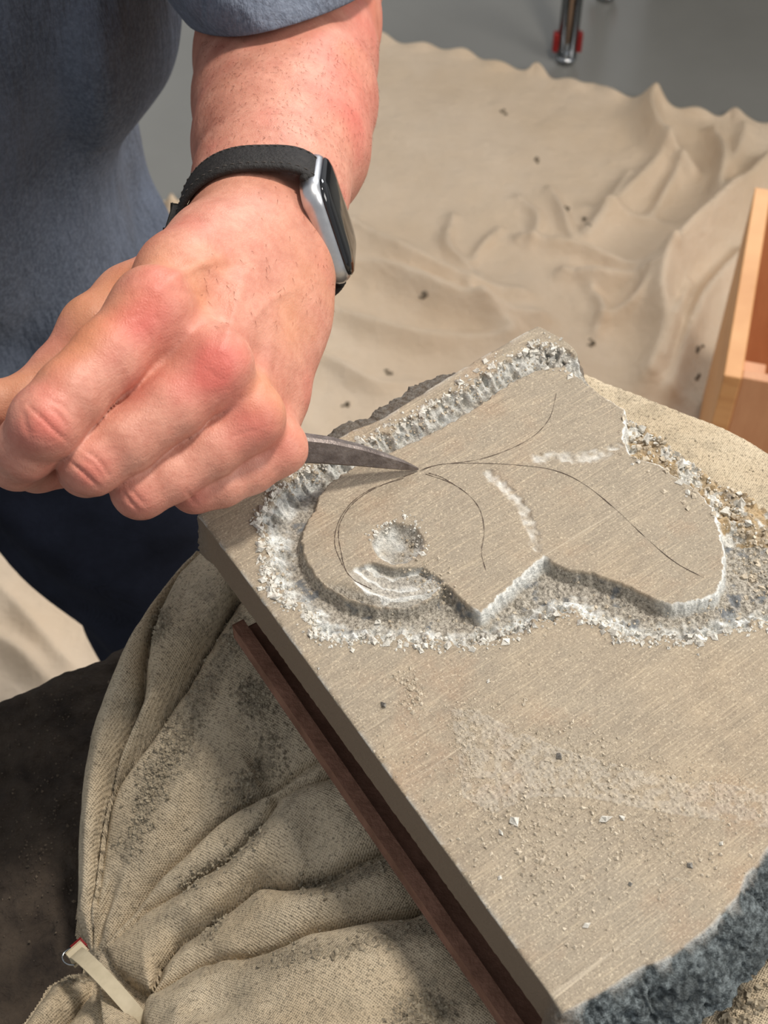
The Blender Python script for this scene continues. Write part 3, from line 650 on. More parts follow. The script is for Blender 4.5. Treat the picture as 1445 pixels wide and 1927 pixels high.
for pl, h, wd in [(C05, -.007, .0022), (C25, -.006, .002), ([(215, 1700), (300, 1580), (370, 1460), (420, 1390)], .006, .009), ([(440, 1440), (350, 1560), (270, 1660)], -.004, .008), ([(500, 1380), (420, 1500), (330, 1590)], .005, .007),
                  ([(520, 1420), (470, 1460)], -.006, .010), ([(560, 1300), (440, 1280), (330, 1420)], -.004, .012), ([(600, 1560), (520, 1620), (420, 1690)], .004, .010), ([(330, 1810), (400, 1740), (480, 1690)], .003, .005), ([(640, 1590), (560, 1640)], -.004, .012),
                  ([(700, 1690), (560, 1730), (430, 1790)], .003, .008), ([(480, 1840), (430, 1822), (400, 1830)], .005, .006), ([(800, 1830), (600, 1860), (420, 1890)], .005, .014), ([(500, 1900), (420, 1930), (330, 1950)], -.006, .008),
                  ([(300, 1200), (250, 1340), (205, 1450)], -.002, .004), ([(640, 1500), (560, 1540), (470, 1610)], .004, .008), ([(100, 1850), (150, 1845)], -.004, .003), ([(60, 1900), (110, 1870)], .003, .006)]: soft(pl, h, wd)
H += anyin * (.0012 * fbm(X * 70, Y * 70, 2.) + .0005 * fbm(X * 220, Y * 220, 8.))
osil = np.array(wq(Cout[:-1] + [(150, 1815), (122, 1811), (80, 1822), (55, 1850), (0, 1893), (-80, 1930), (-80, 2100), (300, 2100), (700, 2100), (1000, 2000), (1000, 1750), (900, 1500), (760, 1340), (560, 1060)]))
dO_, _ = seg_dist(X, Y, osil, True); iO_ = inside(X, Y, osil); sO_ = np.where(iO_, dO_, -dO_)
Zb = basez + H; Zb = np.where(sO_ < .010, Zb - .012 * (1 - np.clip(sO_, 0, .010) / .010) ** 2, Zb)
Zb = np.where(sO_ < 0, Zb - .10 * np.clip((-sO_ - 0) / .0025, 0, 1), Zb); Zb = np.maximum(Zb, .8006)
ib = (X - ir0[0]) * n_[0] + (Y - ir0[1]) * n_[1]                                   # outside (+) of the iron bar
Zb = np.where(ib < .003, np.minimum(Zb, .9055), np.minimum(Zb, .9095))
keep = sO_ > -.0032
ids = np.full(X.shape, -1); ids[keep] = np.arange(keep.sum()) + len(V)
Vh = np.stack([X, Y, Zb], -1)[keep]; q4 = np.stack([ids[:-1, :-1], ids[1:, :-1], ids[1:, 1:], ids[:-1, 1:]], -1).reshape(-1, 4); q4 = q4[(q4 >= 0).all(1)]
V = np.vstack([V, Vh]); F = np.vstack([F, q4]); nh = len(Vh)
N = normals(V, F)
px, py, dd = proj(V)
dust = np.zeros(len(V))
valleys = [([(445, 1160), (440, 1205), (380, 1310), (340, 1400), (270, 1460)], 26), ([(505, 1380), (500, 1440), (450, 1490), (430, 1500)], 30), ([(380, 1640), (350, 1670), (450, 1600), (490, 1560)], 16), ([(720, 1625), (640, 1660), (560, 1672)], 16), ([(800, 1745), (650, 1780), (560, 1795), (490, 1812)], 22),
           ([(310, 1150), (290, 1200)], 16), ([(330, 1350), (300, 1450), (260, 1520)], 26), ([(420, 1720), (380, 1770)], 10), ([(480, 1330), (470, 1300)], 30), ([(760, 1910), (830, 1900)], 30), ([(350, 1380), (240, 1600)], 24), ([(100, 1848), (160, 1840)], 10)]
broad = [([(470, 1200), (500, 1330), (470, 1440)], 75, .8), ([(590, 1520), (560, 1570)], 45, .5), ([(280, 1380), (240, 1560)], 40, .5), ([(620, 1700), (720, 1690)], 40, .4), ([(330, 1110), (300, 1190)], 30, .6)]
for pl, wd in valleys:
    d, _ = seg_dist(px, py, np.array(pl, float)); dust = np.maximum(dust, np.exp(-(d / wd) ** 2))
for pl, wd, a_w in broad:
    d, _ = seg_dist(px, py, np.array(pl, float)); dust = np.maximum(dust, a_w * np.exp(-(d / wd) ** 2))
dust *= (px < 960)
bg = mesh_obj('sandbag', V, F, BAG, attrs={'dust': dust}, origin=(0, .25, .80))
tag(bg, 'dusty cream canvas sandbag gathered and tied at its neck', 'sandbag')
BAG_BVH = BVHTree.FromPolygons(V.tolist(), F.tolist())
# cable tie round the neck
a_, b_ = Q(142, 1790, .834), Q(285, 1945, .834); dirt = (b_ - a_) / np.linalg.norm(b_ - a_)
tie = empty('cable_tie', neck, 'pale flat plastic tie strapped around the neck of the sandbag', 'cable tie')
ctr = (a_ + b_) / 2; zz = np.array([0, 0, 1.]); nn = np.cross(dirt, zz)
ringp = []
for th in np.linspace(-.32, math.pi + .32, 40):
    ringp.append(ctr + dirt * (-math.cos(th)) * np.linalg.norm(b_ - a_) * .52 + zz * (math.sin(th) * .013 - .006))
ringp = np.array(ringp); tg = np.gradient(ringp, axis=0)
Vr, Fr = sweep(ringp, 1., ups=np.tile(nn, (40, 1)), prof=[(-.0006, -.0028), (.0006, -.0028), (.0006, .0028), (-.0006, .0028)])
mesh_obj('tie_band', Vr, Fr, WHITEP, tie, False)
hp = Q(146, 1793, .831)
bm_obj('tie_head', box_bm(hp, (dirt, nn, zz), (.0022, .0030, .0012), .0005), WHITEP, tie)
th = np.linspace(0, 1.6 * math.pi, 24)
wp = np.array([Q(138, 1800, .83) + np.array([math.cos(t), math.sin(t) * .8, 0]) * .004 for t in th])
Vr, Fr = sweep(wp, .0004, 6); wr = mesh_obj('wire_loop', Vr, Fr, CHROME, origin=tuple(wp.mean(0))); tag(wr, 'thin silver wire loop poking out by the tie head', 'wire')
o = bm_obj('red_tag', box_bm(Q(150, 1784, .828), (dirt, nn, zz), (.0016, .002, .0025), .0005), RED); tag(o, 'tiny red tag beside the sandbag tie', 'tag')

# ---------------------------------------------------------------- person: arm and hand
def pd(pts): return [np.array(P(x, y, d)) for x, y, d, *_ in pts]
def pr(pts): return [r * d / FPX for x, y, d, r in pts]
fine = .0009
HX = np.r_[r1(-.165, -.012, fine), r1(-.012, .03, .0016)]
HY = np.r_[r1(.278, .45, fine), r1(.45, .80, .0022)]
HZ = np.r_[r1(.885, .935, .0014), r1(.935, 1.055, fine), r1(1.055, 1.16, .0022)]
body_f = Field(HX, HY, HZ)
def chainpx(f, pts, k=.003): f.chain(pd(pts), pr(pts), k)
fing = body_f.blank()
fingers = {
 'index': [(286, 584, .482, 66), (205, 668, .474, 69), (132, 742, .467, 68), (86, 794, .464, 67), (52, 842, .472, 60), (32, 868, .484, 54), (70, 880, .502, 46), (150, 872, .512, 42)],
 'middle': [(404, 696, .486, 62), (328, 760, .481, 63), (238, 828, .477, 62), (172, 872, .476, 58), (163, 880, .487, 54), (185, 880, .503, 48), (260, 860, .515, 43)],
 'ring': [(474, 792, .497, 55), (398, 842, .493, 56), (318, 892, .490, 55), (264, 922, .489, 52), (260, 920, .500, 48), (290, 905, .513, 43), (350, 880, .520, 40)],
 'pinky': [(520, 846, .513, 48), (470, 880, .508, 49), (415, 906, .504, 48), (366, 918, .503, 45), (368, 914, .514, 41), (400, 900, .521, 36)]}
for nm, pts in fingers.items():
    f = body_f.blank(); chainpx(f, pts, .0025)
    x, y, d, r = pts[3]; f.cone(P(x + 2, y - 2, d - .0015), P(x + 3, y - 3, d - .0015), r * .93 * d / FPX, r * .93 * d / FPX, .004)
    fing.join(f, .0011)
for c in ([(310, 680, .489, 50), (255, 728, .4845, 46), (200, 780, .482, 42), (145, 832, .482, 38)], [(400, 798, .505, 44), (330, 838, .501, 42), (262, 880, .498, 36)], [(462, 868, .515, 38), (400, 898, .512, 38), (345, 920, .510, 34)]): chainpx(fing, c, .0012)   # flesh meeting behind the creases
palm = body_f.blank()
meta = [[(286, 585, .489, 66), (340, 520, .508, 74), (400, 470, .527, 78), (450, 430, .545, 82)],
        [(405, 690, .497, 60), (430, 600, .512, 66), (455, 510, .530, 76), (480, 440, .547, 84)],
        [(470, 785, .508, 52), (490, 680, .522, 60), (508, 570, .536, 72), (515, 470, .549, 84)],
        [(512, 830, .523, 46), (520, 740, .532, 50), (532, 640, .540, 62), (535, 540, .549, 74), (530, 480, .555, 82)],
        [(440, 820, .528, 70), (430, 700, .532, 80), (440, 600, .540, 85), (470, 500, .552, 85)],
        [(300, 700, .515, 80), (340, 620, .525, 85), (420, 520, .545, 85)]]
for c in meta: chainpx(palm, c, .011)
for c in ([(345, 640, .492, 60), (285, 692, .490, 46)], [(446, 742, .503, 50), (410, 792, .502, 40)], [(505, 818, .517, 42), (468, 856, .516, 34)]): chainpx(palm, c, .008)   # webs between the fingers
chainpx(palm, [(445, 440, .552, 72), (330, 512, .540, 54), (240, 560, .523, 50), (176, 618, .510, 58)], .010)
thumb = body_f.blank(); chainpx(thumb, [(176, 618, .510, 52), (110, 700, .506, 47), (40, 755, .500, 42), (-30, 764, .497, 40), (-90, 775, .499, 34)], .006)
palm.join(thumb, .008)
arm = body_f.blank()
chainpx(arm, [(470, 455, .552, 92), (478, 410, .562, 104), (492, 350, .582, 120), (512, 270, .615, 140), (528, 190, .645, 156), (538, 110, .675, 163), (545, 40, .705, 163), (548, -60, .745, 158)], .012)
chainpx(arm, [(524, 520, .556, 78), (520, 450, .562, 88), (535, 370, .582, 104), (556, 280, .615, 126), (565, 190, .645, 138)], .012)
arm.cone(P(548, -60, .745), (-.075, .70, 1.12), .043, .045, .02)
palm.join(arm, .012)
body_f.d = palm.d; body_f.join(fing, .0085)
# knuckle heads and the ulnar head
bumps = [(284, 566, .4795, 38, .014), (414, 676, .4822, 36, .014), (482, 778, .4935, 32, .012), (538, 846, .5090, 33, .008), (566, 605, .548, 34, .014)]
for x, y, d, r, kk in bumps:
    p = P(x, y, d); body_f.cone(p, p + 1e-5, r * d / FPX, r * d / FPX, kk)
V, F = body_f.mesh(); V = relax(V, F, 3, .5); N = normals(V, F)
px, py, dd = proj(V); vdir = V - C0; vdir /= np.linalg.norm(vdir, axis=1)[:, None]; front_ = (N * vdir).sum(1) < -.05
disp = np.zeros(len(V)); red = np.zeros(len(V)); yel = np.zeros(len(V)); drk = np.zeros(len(V))
hand_m = (px < 660) & (py > 430)
def crease(pl, wd, dep):
    global disp
    c = curve(np.array(pl, float), 16); d, a = seg_dist(px, py, c); L = np.linalg.norm(np.diff(c, axis=0), axis=1).sum()
    disp -= front_ * dep * np.exp(-(d / wd) ** 2) * np.sin(np.pi * np.clip(a / L, .03, .97)) ** .45 * (dd < .56)
for pl, wd, dep in [([(52, 762), (80, 788), (100, 808), (126, 830)], 3.2, .0009), ([(95, 770), (112, 782), (124, 803)], 3.2, .0006), ([(88, 748), (118, 765), (138, 786)], 3.2, .0004), ([(44, 775), (48, 800), (56, 822)], 5, .0004),
                    ([(128, 866), (155, 888), (188, 918)], 3.2, .0009), ([(160, 848), (185, 866), (205, 896)], 4, .0007), ([(150, 860), (175, 876), (196, 904)], 3, .0004),
                    ([(240, 915), (258, 935), (272, 950)], 3.4, .0006), ([(232, 925), (246, 945), (262, 962)], 3.4, .0006), ([(352, 925), (362, 940), (372, 952)], 3.2, .0005),
                    ([(262, 610), (285, 640), (282, 665)], 3.5, .0002), ([(240, 600), (262, 592), (275, 570)], 3, .0003), ([(300, 560), (290, 590), (300, 605)], 3, .0003),
                    ([(395, 700), (410, 712), (428, 708)], 3, .00018), ([(385, 690), (400, 702), (404, 720)], 3, .00015), ([(350, 745), (372, 748), (398, 738)], 3, .00015), ([(420, 668), (432, 680), (430, 700)], 3, .00015),
                    ([(430, 825), (455, 815), (480, 812)], 4, .0003), ([(300, 540), (350, 550), (390, 556)], 4, .0002), ([(340, 530), (380, 510), (450, 500)], 5, .0003)]:
    crease(pl, wd, dep)
for pl, wd, dep in [([(296, 545), (360, 505), (430, 480)], 14, -.0012), ([(420, 655), (440, 590), (455, 520)], 12, -.0009), ([(492, 755), (505, 660), (515, 560)], 12, -.0009), ([(350, 480), (420, 520), (480, 560), (540, 640)], 8, -.0006), ([(470, 610), (500, 570), (560, 540)], 7, -.0005), ([(360, 600), (400, 560), (420, 510)], 16, .0008)]:
    crease(pl, wd, dep)
for x, y, s, a in [(285, 570, 34, 1), (270, 590, 50, .5), (412, 688, 34, 1.1), (400, 705, 26, .7), (470, 790, 40, .7), (480, 770, 30, .4), (85, 800, 34, .55), (172, 885, 30, .55), (258, 945, 26, .5), (365, 935, 26, .45), (540, 850, 26, .4), (355, 735, 30, .4), (470, 815, 26, .4), (110, 620, 60, .5), (690, 200, 40, .5), (700, 60, 50, .6)]:
    red += front_ * a * np.exp(-((px - x) ** 2 + (py - y) ** 2) / (2 * s * s))
nz = fbm(V[:, 0] * 45, V[:, 1] * 45, V[:, 2] * 45)
red = np.clip(red * (.8 + .5 * nz) + .35 * SX(.0, .6, nz), 0, 1)
yel = np.clip(SX(-.1, .6, fbm(V[:, 0] * 30 + 9, V[:, 1] * 30, V[:, 2] * 30)) * (.4 + .6 * SX(450, 520, py)) * SX(900, 700, py), 0, 1)
drk = np.clip(.6 * SX(.2, .7, fbm(V[:, 0] * 60, V[:, 1] * 60 + 4, V[:, 2] * 60)) * (py < 330), 0, 1)
disp += .00012 * fbm(V[:, 0] * 300, V[:, 1] * 300, V[:, 2] * 300) * (px > -999)
V = V + N * disp[:, None]
person = empty('person', (-.30, .68, 0), 'person in a blue-grey T-shirt and dark trousers gripping a chisel', 'person')
ba = mesh_obj('body', V, F, SKIN, person, attrs={'tint': np.stack([red, yel, drk], -1)})
BODY_BVH = BVHTree.FromPolygons(V.tolist(), F.tolist())
# fine arm hair
N = normals(V, F); hv = []; hf = []
cand = np.where(front_ & (px > 380) & (py < 620) & (py > 70) & ((py < 310) | (rng.random(len(px)) < .12)) & ~((py > 300) & (py < 470) & (px < 480)))[0]
axd = P(545, 60, .69) - P(500, 430, .555); axd /= np.linalg.norm(axd)
for i in rng.choice(cand, 900, replace=False):
    n0 = N[i]; dr = -axd * (.6 + .4 * rng.random()) + np.array([.9, -.2, -.3]) * (rng.random() * .9) + rng.normal(0, .25, 3); dr -= n0 * (dr @ n0); dr /= np.linalg.norm(dr)
    s = np.cross(n0, dr); L = .0012 + .0026 * rng.random(); wd = .000055; b0 = V[i]; k0 = len(hv)
    m_ = b0 + dr * L * .5 + n0 * .0005; e_ = b0 + dr * L + n0 * .0006
    hv += [b0 - s * wd, b0 + s * wd, m_ + s * wd * .8, m_ - s * wd * .8, e_, b0 + n0 * wd * 1.5, m_ + n0 * wd]
    hf += [(k0, k0 + 1, k0 + 2, k0 + 3), (k0 + 3, k0 + 2, k0 + 4), (k0, k0 + 5, k0 + 6, k0 + 3), (k0 + 1, k0 + 5, k0 + 6, k0 + 2), (k0 + 6, k0 + 4, k0 + 3), (k0 + 6, k0 + 2, k0 + 4)]
ho = mesh_obj('arm_hair', hv, hf, HAIR, person); ho['kind'] = 'stuff'

# ---------------------------------------------------------------- clothing
sf = Field(r1(-.56, .05, .004), r1(.42, .92, .004), r1(.585, 1.42, .004))
sf.d[:] = .2
sf.cone((-.37, .73, 1.34), (-.40, .73, .70), .135, .125, .03); sf.cone((-.27, .73, 1.32), (-.258, .725, .93), .15, .142, .03); sf.cone((-.258, .725, .93), (-.298, .70, .80), .142, .134, .03); sf.cone((-.298, .70, .80), (-.355, .66, .66), .134, .10, .03)
sf.cone((-.355, .66, .66), (-.36, .655, .54), .10, .10, .03); sf.cone((-.46, .70, .95), (-.46, .69, .60), .11, .11, .03)
sf.cone((-.235, .775, .92), (-.205, .775, .76), .05, .050, .010); sf.cone((-.205, .775, .76), (-.212, .755, .62), .050, .066, .010)
sf.cone((-.255, .70, .80), (-.242, .668, .64), .098, .102, .010)
GX, GY, GZ = sf.grids()
# soft folds in the hanging cloth
fold = .008 * np.sin(GX * 70 + GZ * 14 + 1.2 * np.sin(GZ * 9)) * (1 + 0 * GY) + .004 * np.sin(GX * 130 - GZ * 30)
sf.d = sf.d + fold.astype(np.float32)
sf.d = np.maximum(sf.d, .725 - .45 * (GY - .56) - GZ + 0 * GX).astype(np.float32)
V, F = sf.mesh(); V = relax(V, F, 4, .5)
shirt = mesh_obj('shirt', V, F, SHIRT, person); shirt['label'] = 'blue-grey short-sleeved T-shirt'
sub = shirt.modifiers.new('smooth', 'SUBSURF'); sub.levels = sub.render_levels = 1
# sleeve, a loose tube with a stitched hem
hc_ = P(543, -20, .715); ha = P(712, -50, .703) - hc_; hb = P(494, 62, .602) - hc_; shl = np.array([-.15, .76, 1.33])
V = []; NR, NS = 15, 64
for i in range(NR):
    t = (i / (NR - 1)) ** 1.5; c = hc_ * (1 - t) + shl * t; g = 1 + .10 * min(1, t * 12) + 1.1 * t
    hb2 = hb * (1 - min(1, t * 6)) + (np.array([-.012, -.078, .012])) * min(1, t * 6)
    for j in range(NS):
        a = 2 * math.pi * j / NS; wv_ = 1 + .02 * math.sin(3 * a + 5 * t) + .015 * math.sin(5 * a - 11 * t) + .02 * t * math.sin(7 * a)
        V.append(c + (ha * math.cos(a) + hb2 * math.sin(a)) * g * wv_)
F = np.array([(i * NS + j, i * NS + (j + 1) % NS, (i + 1) * NS + (j + 1) % NS, (i + 1) * NS + j) for i in range(NR - 1) for j in range(NS)])
sl_ = mesh_obj('sleeve', np.array(V), F, SHIRT, shirt); sm_ = sl_.modifiers.new('thickness', 'SOLIDIFY'); sm_.thickness = .0022; sm_.offset = -1
sm_ = sl_.modifiers.new('smooth', 'SUBSURF'); sm_.levels = sm_.render_levels = 2
tf = Field(r1(-.62, .06, .006), r1(.42, .92, .006), r1(-.0, .98, .006)); tf.d[:] = .2
for s in (0, 1):
    if s == 0: lg = [(-.30, .72, .88, .085), (-.262, .69, .72, .085), (-.178, .64, .59, .085), (-.125, .61, .48, .078), (-.10, .66, .05, .062)]
    else: lg = [(-.40, .71, .88, .09), (-.43, .68, .66, .088), (-.44, .66, .48, .076), (-.45, .70, .05, .062)]
    f = tf.blank(); f.d[:] = .2; f.chain([np.array(q[:3]) for q in lg], [q[3] for q in lg], .03); tf.join(f, .02)
tf.cone((-.39, .72, .92), (-.27, .72, .92), .10, .10, .03)
GX, GY, GZ = tf.grids(); tf.d = np.maximum(tf.d + (.003 * np.sin(GZ * 90 + GX * 60) + 0 * GY).astype(np.float32), .012 - GZ).astype(np.float32)
V, F = tf.mesh(); V = relax(V, F, 3)
tr = mesh_obj('trousers', V, F, TROUSER, person); tr['label'] = 'dark navy trousers'

# ---------------------------------------------------------------- chisel
T = np.array(Q(786, 883, .9506)); A = np.array(Q(560, 853, .966)); ax_ = (A - T); La = np.linalg.norm(ax_); ax_ /= La
ch = empty('stone_chisel', T, 'dark forged steel stone chisel with its tip on the heart', 'chisel')
toC = C0 - (T + A) / 2; toC /= np.linalg.norm(toC); sdv = np.cross(ax_, toC); sdv /= np.linalg.norm(sdv)
if sdv @ UP < 0: sdv = -sdv
fn = np.cross(ax_, sdv); fn = fn if fn @ toC > 0 else -fn
fn = fn * .93 - sdv * .36; fn /= np.linalg.norm(fn); wdv = np.cross(fn, ax_); wdv = wdv if wdv @ UP > 0 else -wdv
st = [(0, .0004, .0004, 0), (.006, .0016, .0011, 0), (.014, .0026, .0016, .0002), (.024, .0037, .0020, .0004), (.036, .0046, .0024, .0004), (.048, .0050, .0028, 0), (.062, .0052, .0034, -.0006), (.075, .0052, .0046, -.001)]
Vc = []; prof = [(-1, -1), (1, -1), (1, .55), (.8, 1), (-.8, 1), (-1, .55)]
for s, wd, th_, off in st:
    c = T + ax_ * s + wdv * (off + wd * .75 * (1 if s < .03 else 1)) * (1 - SX(.0, .09, s) * .35) + fn * th_
    for a, b in prof: Vc.append(c + wdv * a * wd + fn * b * th_)
n6 = len(prof); Fc = [(i * n6 + j, i * n6 + (j + 1) % n6, (i + 1) * n6 + (j + 1) % n6, (i + 1) * n6 + j) for i in range(len(st) - 1) for j in range(n6)] + [tuple(range(n6))[::-1], tuple((len(st) - 1) * n6 + j for j in range(n6))]
cb_ = mesh_obj('blade', Vc, Fc, STEEL, ch, False)
sk = curve([T + ax_ * .07 + wdv * .0025, T + ax_ * .10 + wdv * .002, P(200, 812, .513), P(60, 800, .512), P(-140, 792, .51)], 16)
Vs, Fs = sweep(sk, np.r_[np.full(14, .0056), .0062, .0066], 8)
mesh_obj('shank', Vs, Fs, STEEL, ch, False)

# ---------------------------------------------------------------- wristwatch
W0 = np.array(P(492, 446, .560)); waxis = P(520, 330, .600) - P(494, 470, .548); waxis /= np.linalg.norm(waxis)
watch = empty('wristwatch', W0, 'silver wristwatch with dark square screen and black leather strap', 'wristwatch')
def perp(v): v = v - waxis * (v @ waxis); return v / np.linalg.norm(v)
wr_ = perp(np.array(RT) * .985 + UP * .17)           # towards the case
wu_ = np.cross(waxis, wr_); wu_ = wu_ if wu_ @ (-FW) > 0 else -wu_
loopw = []
for t in np.linspace(0, 2 * math.pi, 73)[:-1]:
    hit = BODY_BVH.ray_cast(Vector(W0), Vector(wr_ * math.cos(t) + wu_ * math.sin(t)), .06)
    loopw.append(hit[3] if hit[3] else .026)
loopw = np.array(loopw)
for _ in range(3): loopw = (np.roll(loopw, 1) + loopw + np.roll(loopw, -1)) / 3
tt_ = np.linspace(0, 2 * math.pi, 73)[:-1]
HL, HWD = .0215, .0180
cdir = math.cos(.14) * wr_ + math.sin(.14) * wu_; ctan = np.cross(waxis, cdir); ctan = ctan if ctan @ UP > 0 else -ctan
cc = W0 + cdir * (.0262) + ctan * .0005
rs = loopw + .0020
for sg in (1, -1):
    lp = cc + ctan * sg * (HL + .0015) - cdir * .0012 - W0; al = math.atan2(lp @ wu_, lp @ wr_) % (2 * math.pi); rl = math.hypot(lp @ wu_, lp @ wr_)
    da = np.abs((tt_ - al + math.pi) % (2 * math.pi) - math.pi); g_ = np.exp(-(da / (.42 if sg > 0 else .3)) ** 2); rs = np.maximum(rs, rl * g_ + rs * (1 - g_))
insd = np.abs((tt_ + math.pi) % (2 * math.pi) - math.pi) < .42; rs = np.where(insd, np.minimum(rs, .0245), rs)
pts = np.array([W0 + (wr_ * math.cos(t) + wu_ * math.sin(t)) * r for t, r in zip(tt_, rs)]); pts = np.vstack([pts, pts[:1]])
HW = .0095
prof = [(-HW, -.0011), (HW, -.0011), (HW, .0007), (HW * .9, .0014), (-HW * .9, .0014), (-HW, .0007)]
def band(pts, prof):
    V = []; n = len(prof); m = len(pts) - 1
    for i in range(m):
        t = pts[(i + 1) % m] - pts[i - 1]; t /= np.linalg.norm(t); o_ = np.cross(t, waxis); o_ /= np.linalg.norm(o_)
        if o_ @ (pts[i] - W0) < 0: o_ = -o_
        for a, b in prof: V.append(pts[i] + waxis * a + o_ * b)
    return V, [(i * n + j, i * n + (j + 1) % n, ((i + 1) % m) * n + (j + 1) % n, ((i + 1) % m) * n + j) for i in range(m) for j in range(n)]
Vb, Fb = band(pts, prof); stp_ = mesh_obj('strap', Vb, Fb, STRAP, watch); stp_['label'] = 'black leather strap'
STITCH = simple('dark_thread', lin(60, 54, 50), lin(72, 66, 62), 200, .8)
sv = []; sfc = []
for i in range(0, 72, 1):
    for sgn in (-1, 1):
        a0, a1 = pts[i], pts[i] + (pts[i + 1] - pts[i]) * .62; o0 = pts[i] - W0; o0 -= waxis * (o0 @ waxis); o0 /= np.linalg.norm(o0)
        Vq, Fq = sweep([a0 + waxis * sgn * HW * .78 + o0 * .0013, (a0 + a1) / 2 + waxis * sgn * HW * .78 + o0 * .00165, a1 + waxis * sgn * HW * .78 + o0 * .0013], .00022, 5)
        sfc += [tuple(q + len(sv) for q in f) for f in Fq]; sv += list(Vq)
so = mesh_obj('stitching', sv, sfc, STITCH, stp_); so['kind'] = 'stuff'
# keeper loop and buckle on the far side
ik = int(round((math.pi * .93) / (2 * math.pi) * 72))
cK = pts[ik]; oK = cK - W0; oK -= waxis * (oK @ waxis); oK /= np.linalg.norm(oK); tK = np.cross(oK, waxis)
bm_obj('strap_keeper', box_bm(cK + oK * .0018, (tK, waxis, oK), (.0035, HW * 1.1, .0026), .0008), STRAP, stp_)
cK = pts[ik + 5]; oK = cK - W0; oK -= waxis * (oK @ waxis); oK /= np.linalg.norm(oK); tK = np.cross(oK, waxis)
bm_obj('buckle', box_bm(cK + oK * .0022, (tK, waxis, oK), (.004, HW * 1.05, .0016), .0008), STRAP, watch)
# case
def case_mesh(h0, h1, hl, hw_, rad, dome=0.0, n=10, rings=((1, 0), (1, 1))):
    V = []; out = []
    for sx, sy, a0 in ((1, 1, 0), (-1, 1, 90), (-1, -1, 180), (1, -1, 270)):
        for i in range(n + 1):
            a = math.radians(a0 + 90 * i / n); out.append((sx * (hl - rad) + rad * math.cos(a), sy * (hw_ - rad) + rad * math.sin(a)))
    m = len(out)
    for ins_, hh in rings:
        for a, b in out:
            L = math.hypot(a, b); V.append(cc + ctan * (a * (hl - ins_) / hl) + waxis * (b * (hw_ - ins_) / hw_) + cdir * hh)
    F = [(r * m + j, r * m + (j + 1) % m, (r + 1) * m + (j + 1) % m, (r + 1) * m + j) for r in range(len(rings) - 1) for j in range(m)]
    F += [tuple(range(m))[::-1], tuple((len(rings) - 1) * m + j for j in range(m))]
    return V, F
Vq, Fq = case_mesh(0, 0, HL, HWD, .0085, rings=((.004, -.0046), (.0016, -.0040), (.0004, -.0025), (0, -.0008), (0, .0008), (.0006, .0024), (.0014, .0034), (.0026, .0040)))
case = mesh_obj('watch_case', Vq, Fq, ALU, watch); case['label'] = 'silver metal watch case'
Vq, Fq = case_mesh(0, 0, HL, HWD, .0085, rings=((.0017, .0036), (.0019, .0044), (.0028, .0053), (.005, .0060), (.009, .0063)))
gl = mesh_obj('watch_glass', Vq, Fq, GLASS, watch); gl['label'] = 'dark rounded glass screen'
slot = cc - ctan * .0065 - waxis * HWD * 1.0 - cdir * .0012
bm_obj('speaker_slot', box_bm(slot, (ctan, waxis, cdir), (.0042, .0004, .0005), .0002), GLASS, case)
for sgn in (1, -1):
    c_ = cc + ctan * sgn * (HL + .0004) - cdir * .0016
    v, f = sweep([c_ - waxis * HWD * .60, c_ + waxis * HWD * .60], .0016, 12); mesh_obj('strap_lug', v, f, STRAP, watch)

# ---------------------------------------------------------------- crate, far table
zc = .34
n0 = np.array(Q(1362, 706, zc)); f0 = np.array(Q(1421, 352, zc)); ly = f0 - n0; Ly = np.linalg.norm(ly); ly /= Ly; lx = np.array([ly[1], -ly[0], 0])
crate = empty('wooden_crate', n0 * [1, 1, 0], 'open pine crate standing on the drop cloth at the right', 'crate')
zc0 = .012; hz = (zc - zc0) / 2; zm = (zc + zc0) / 2; tk = .0085; Lx = .42; I3 = np.array([0, 0, 1.])
def cbox(nm, c, h, mat): return bm_obj(nm, box_bm(c, (lx, ly, I3), h, .0012), mat, crate)
cbox('side_board', n0 * [1, 1, 0] + ly * Ly / 2 + lx * tk + I3 * zm, (tk, Ly / 2, hz), PINE)
cbox('side_board', n0 * [1, 1, 0] + ly * Ly / 2 + lx * (Lx - tk) + I3 * zm, (tk, Ly / 2, hz), PINE)
cbox('end_board', n0 * [1, 1, 0] + ly * .007 + lx * Lx / 2 + I3 * (zm - .0), (Lx / 2 - 2 * tk, .0055, hz), PINED)
cbox('end_board', n0 * [1, 1, 0] + ly * (Ly - .007) + lx * Lx / 2 + I3 * zm, (Lx / 2 - 2 * tk, .0055, hz), PINED)
cbox('base_board', n0 * [1, 1, 0] + ly * Ly / 2 + lx * Lx / 2 + I3 * (zc0 + .006), (Lx / 2 - 2 * tk, Ly / 2 - .0125, .005), PINED)
cbox('corner_post', n0 * [1, 1, 0] + ly * .026 + lx * (2 * tk + .011) + I3 * (zm - .004), (.011, .0125, hz - .01), PINED)

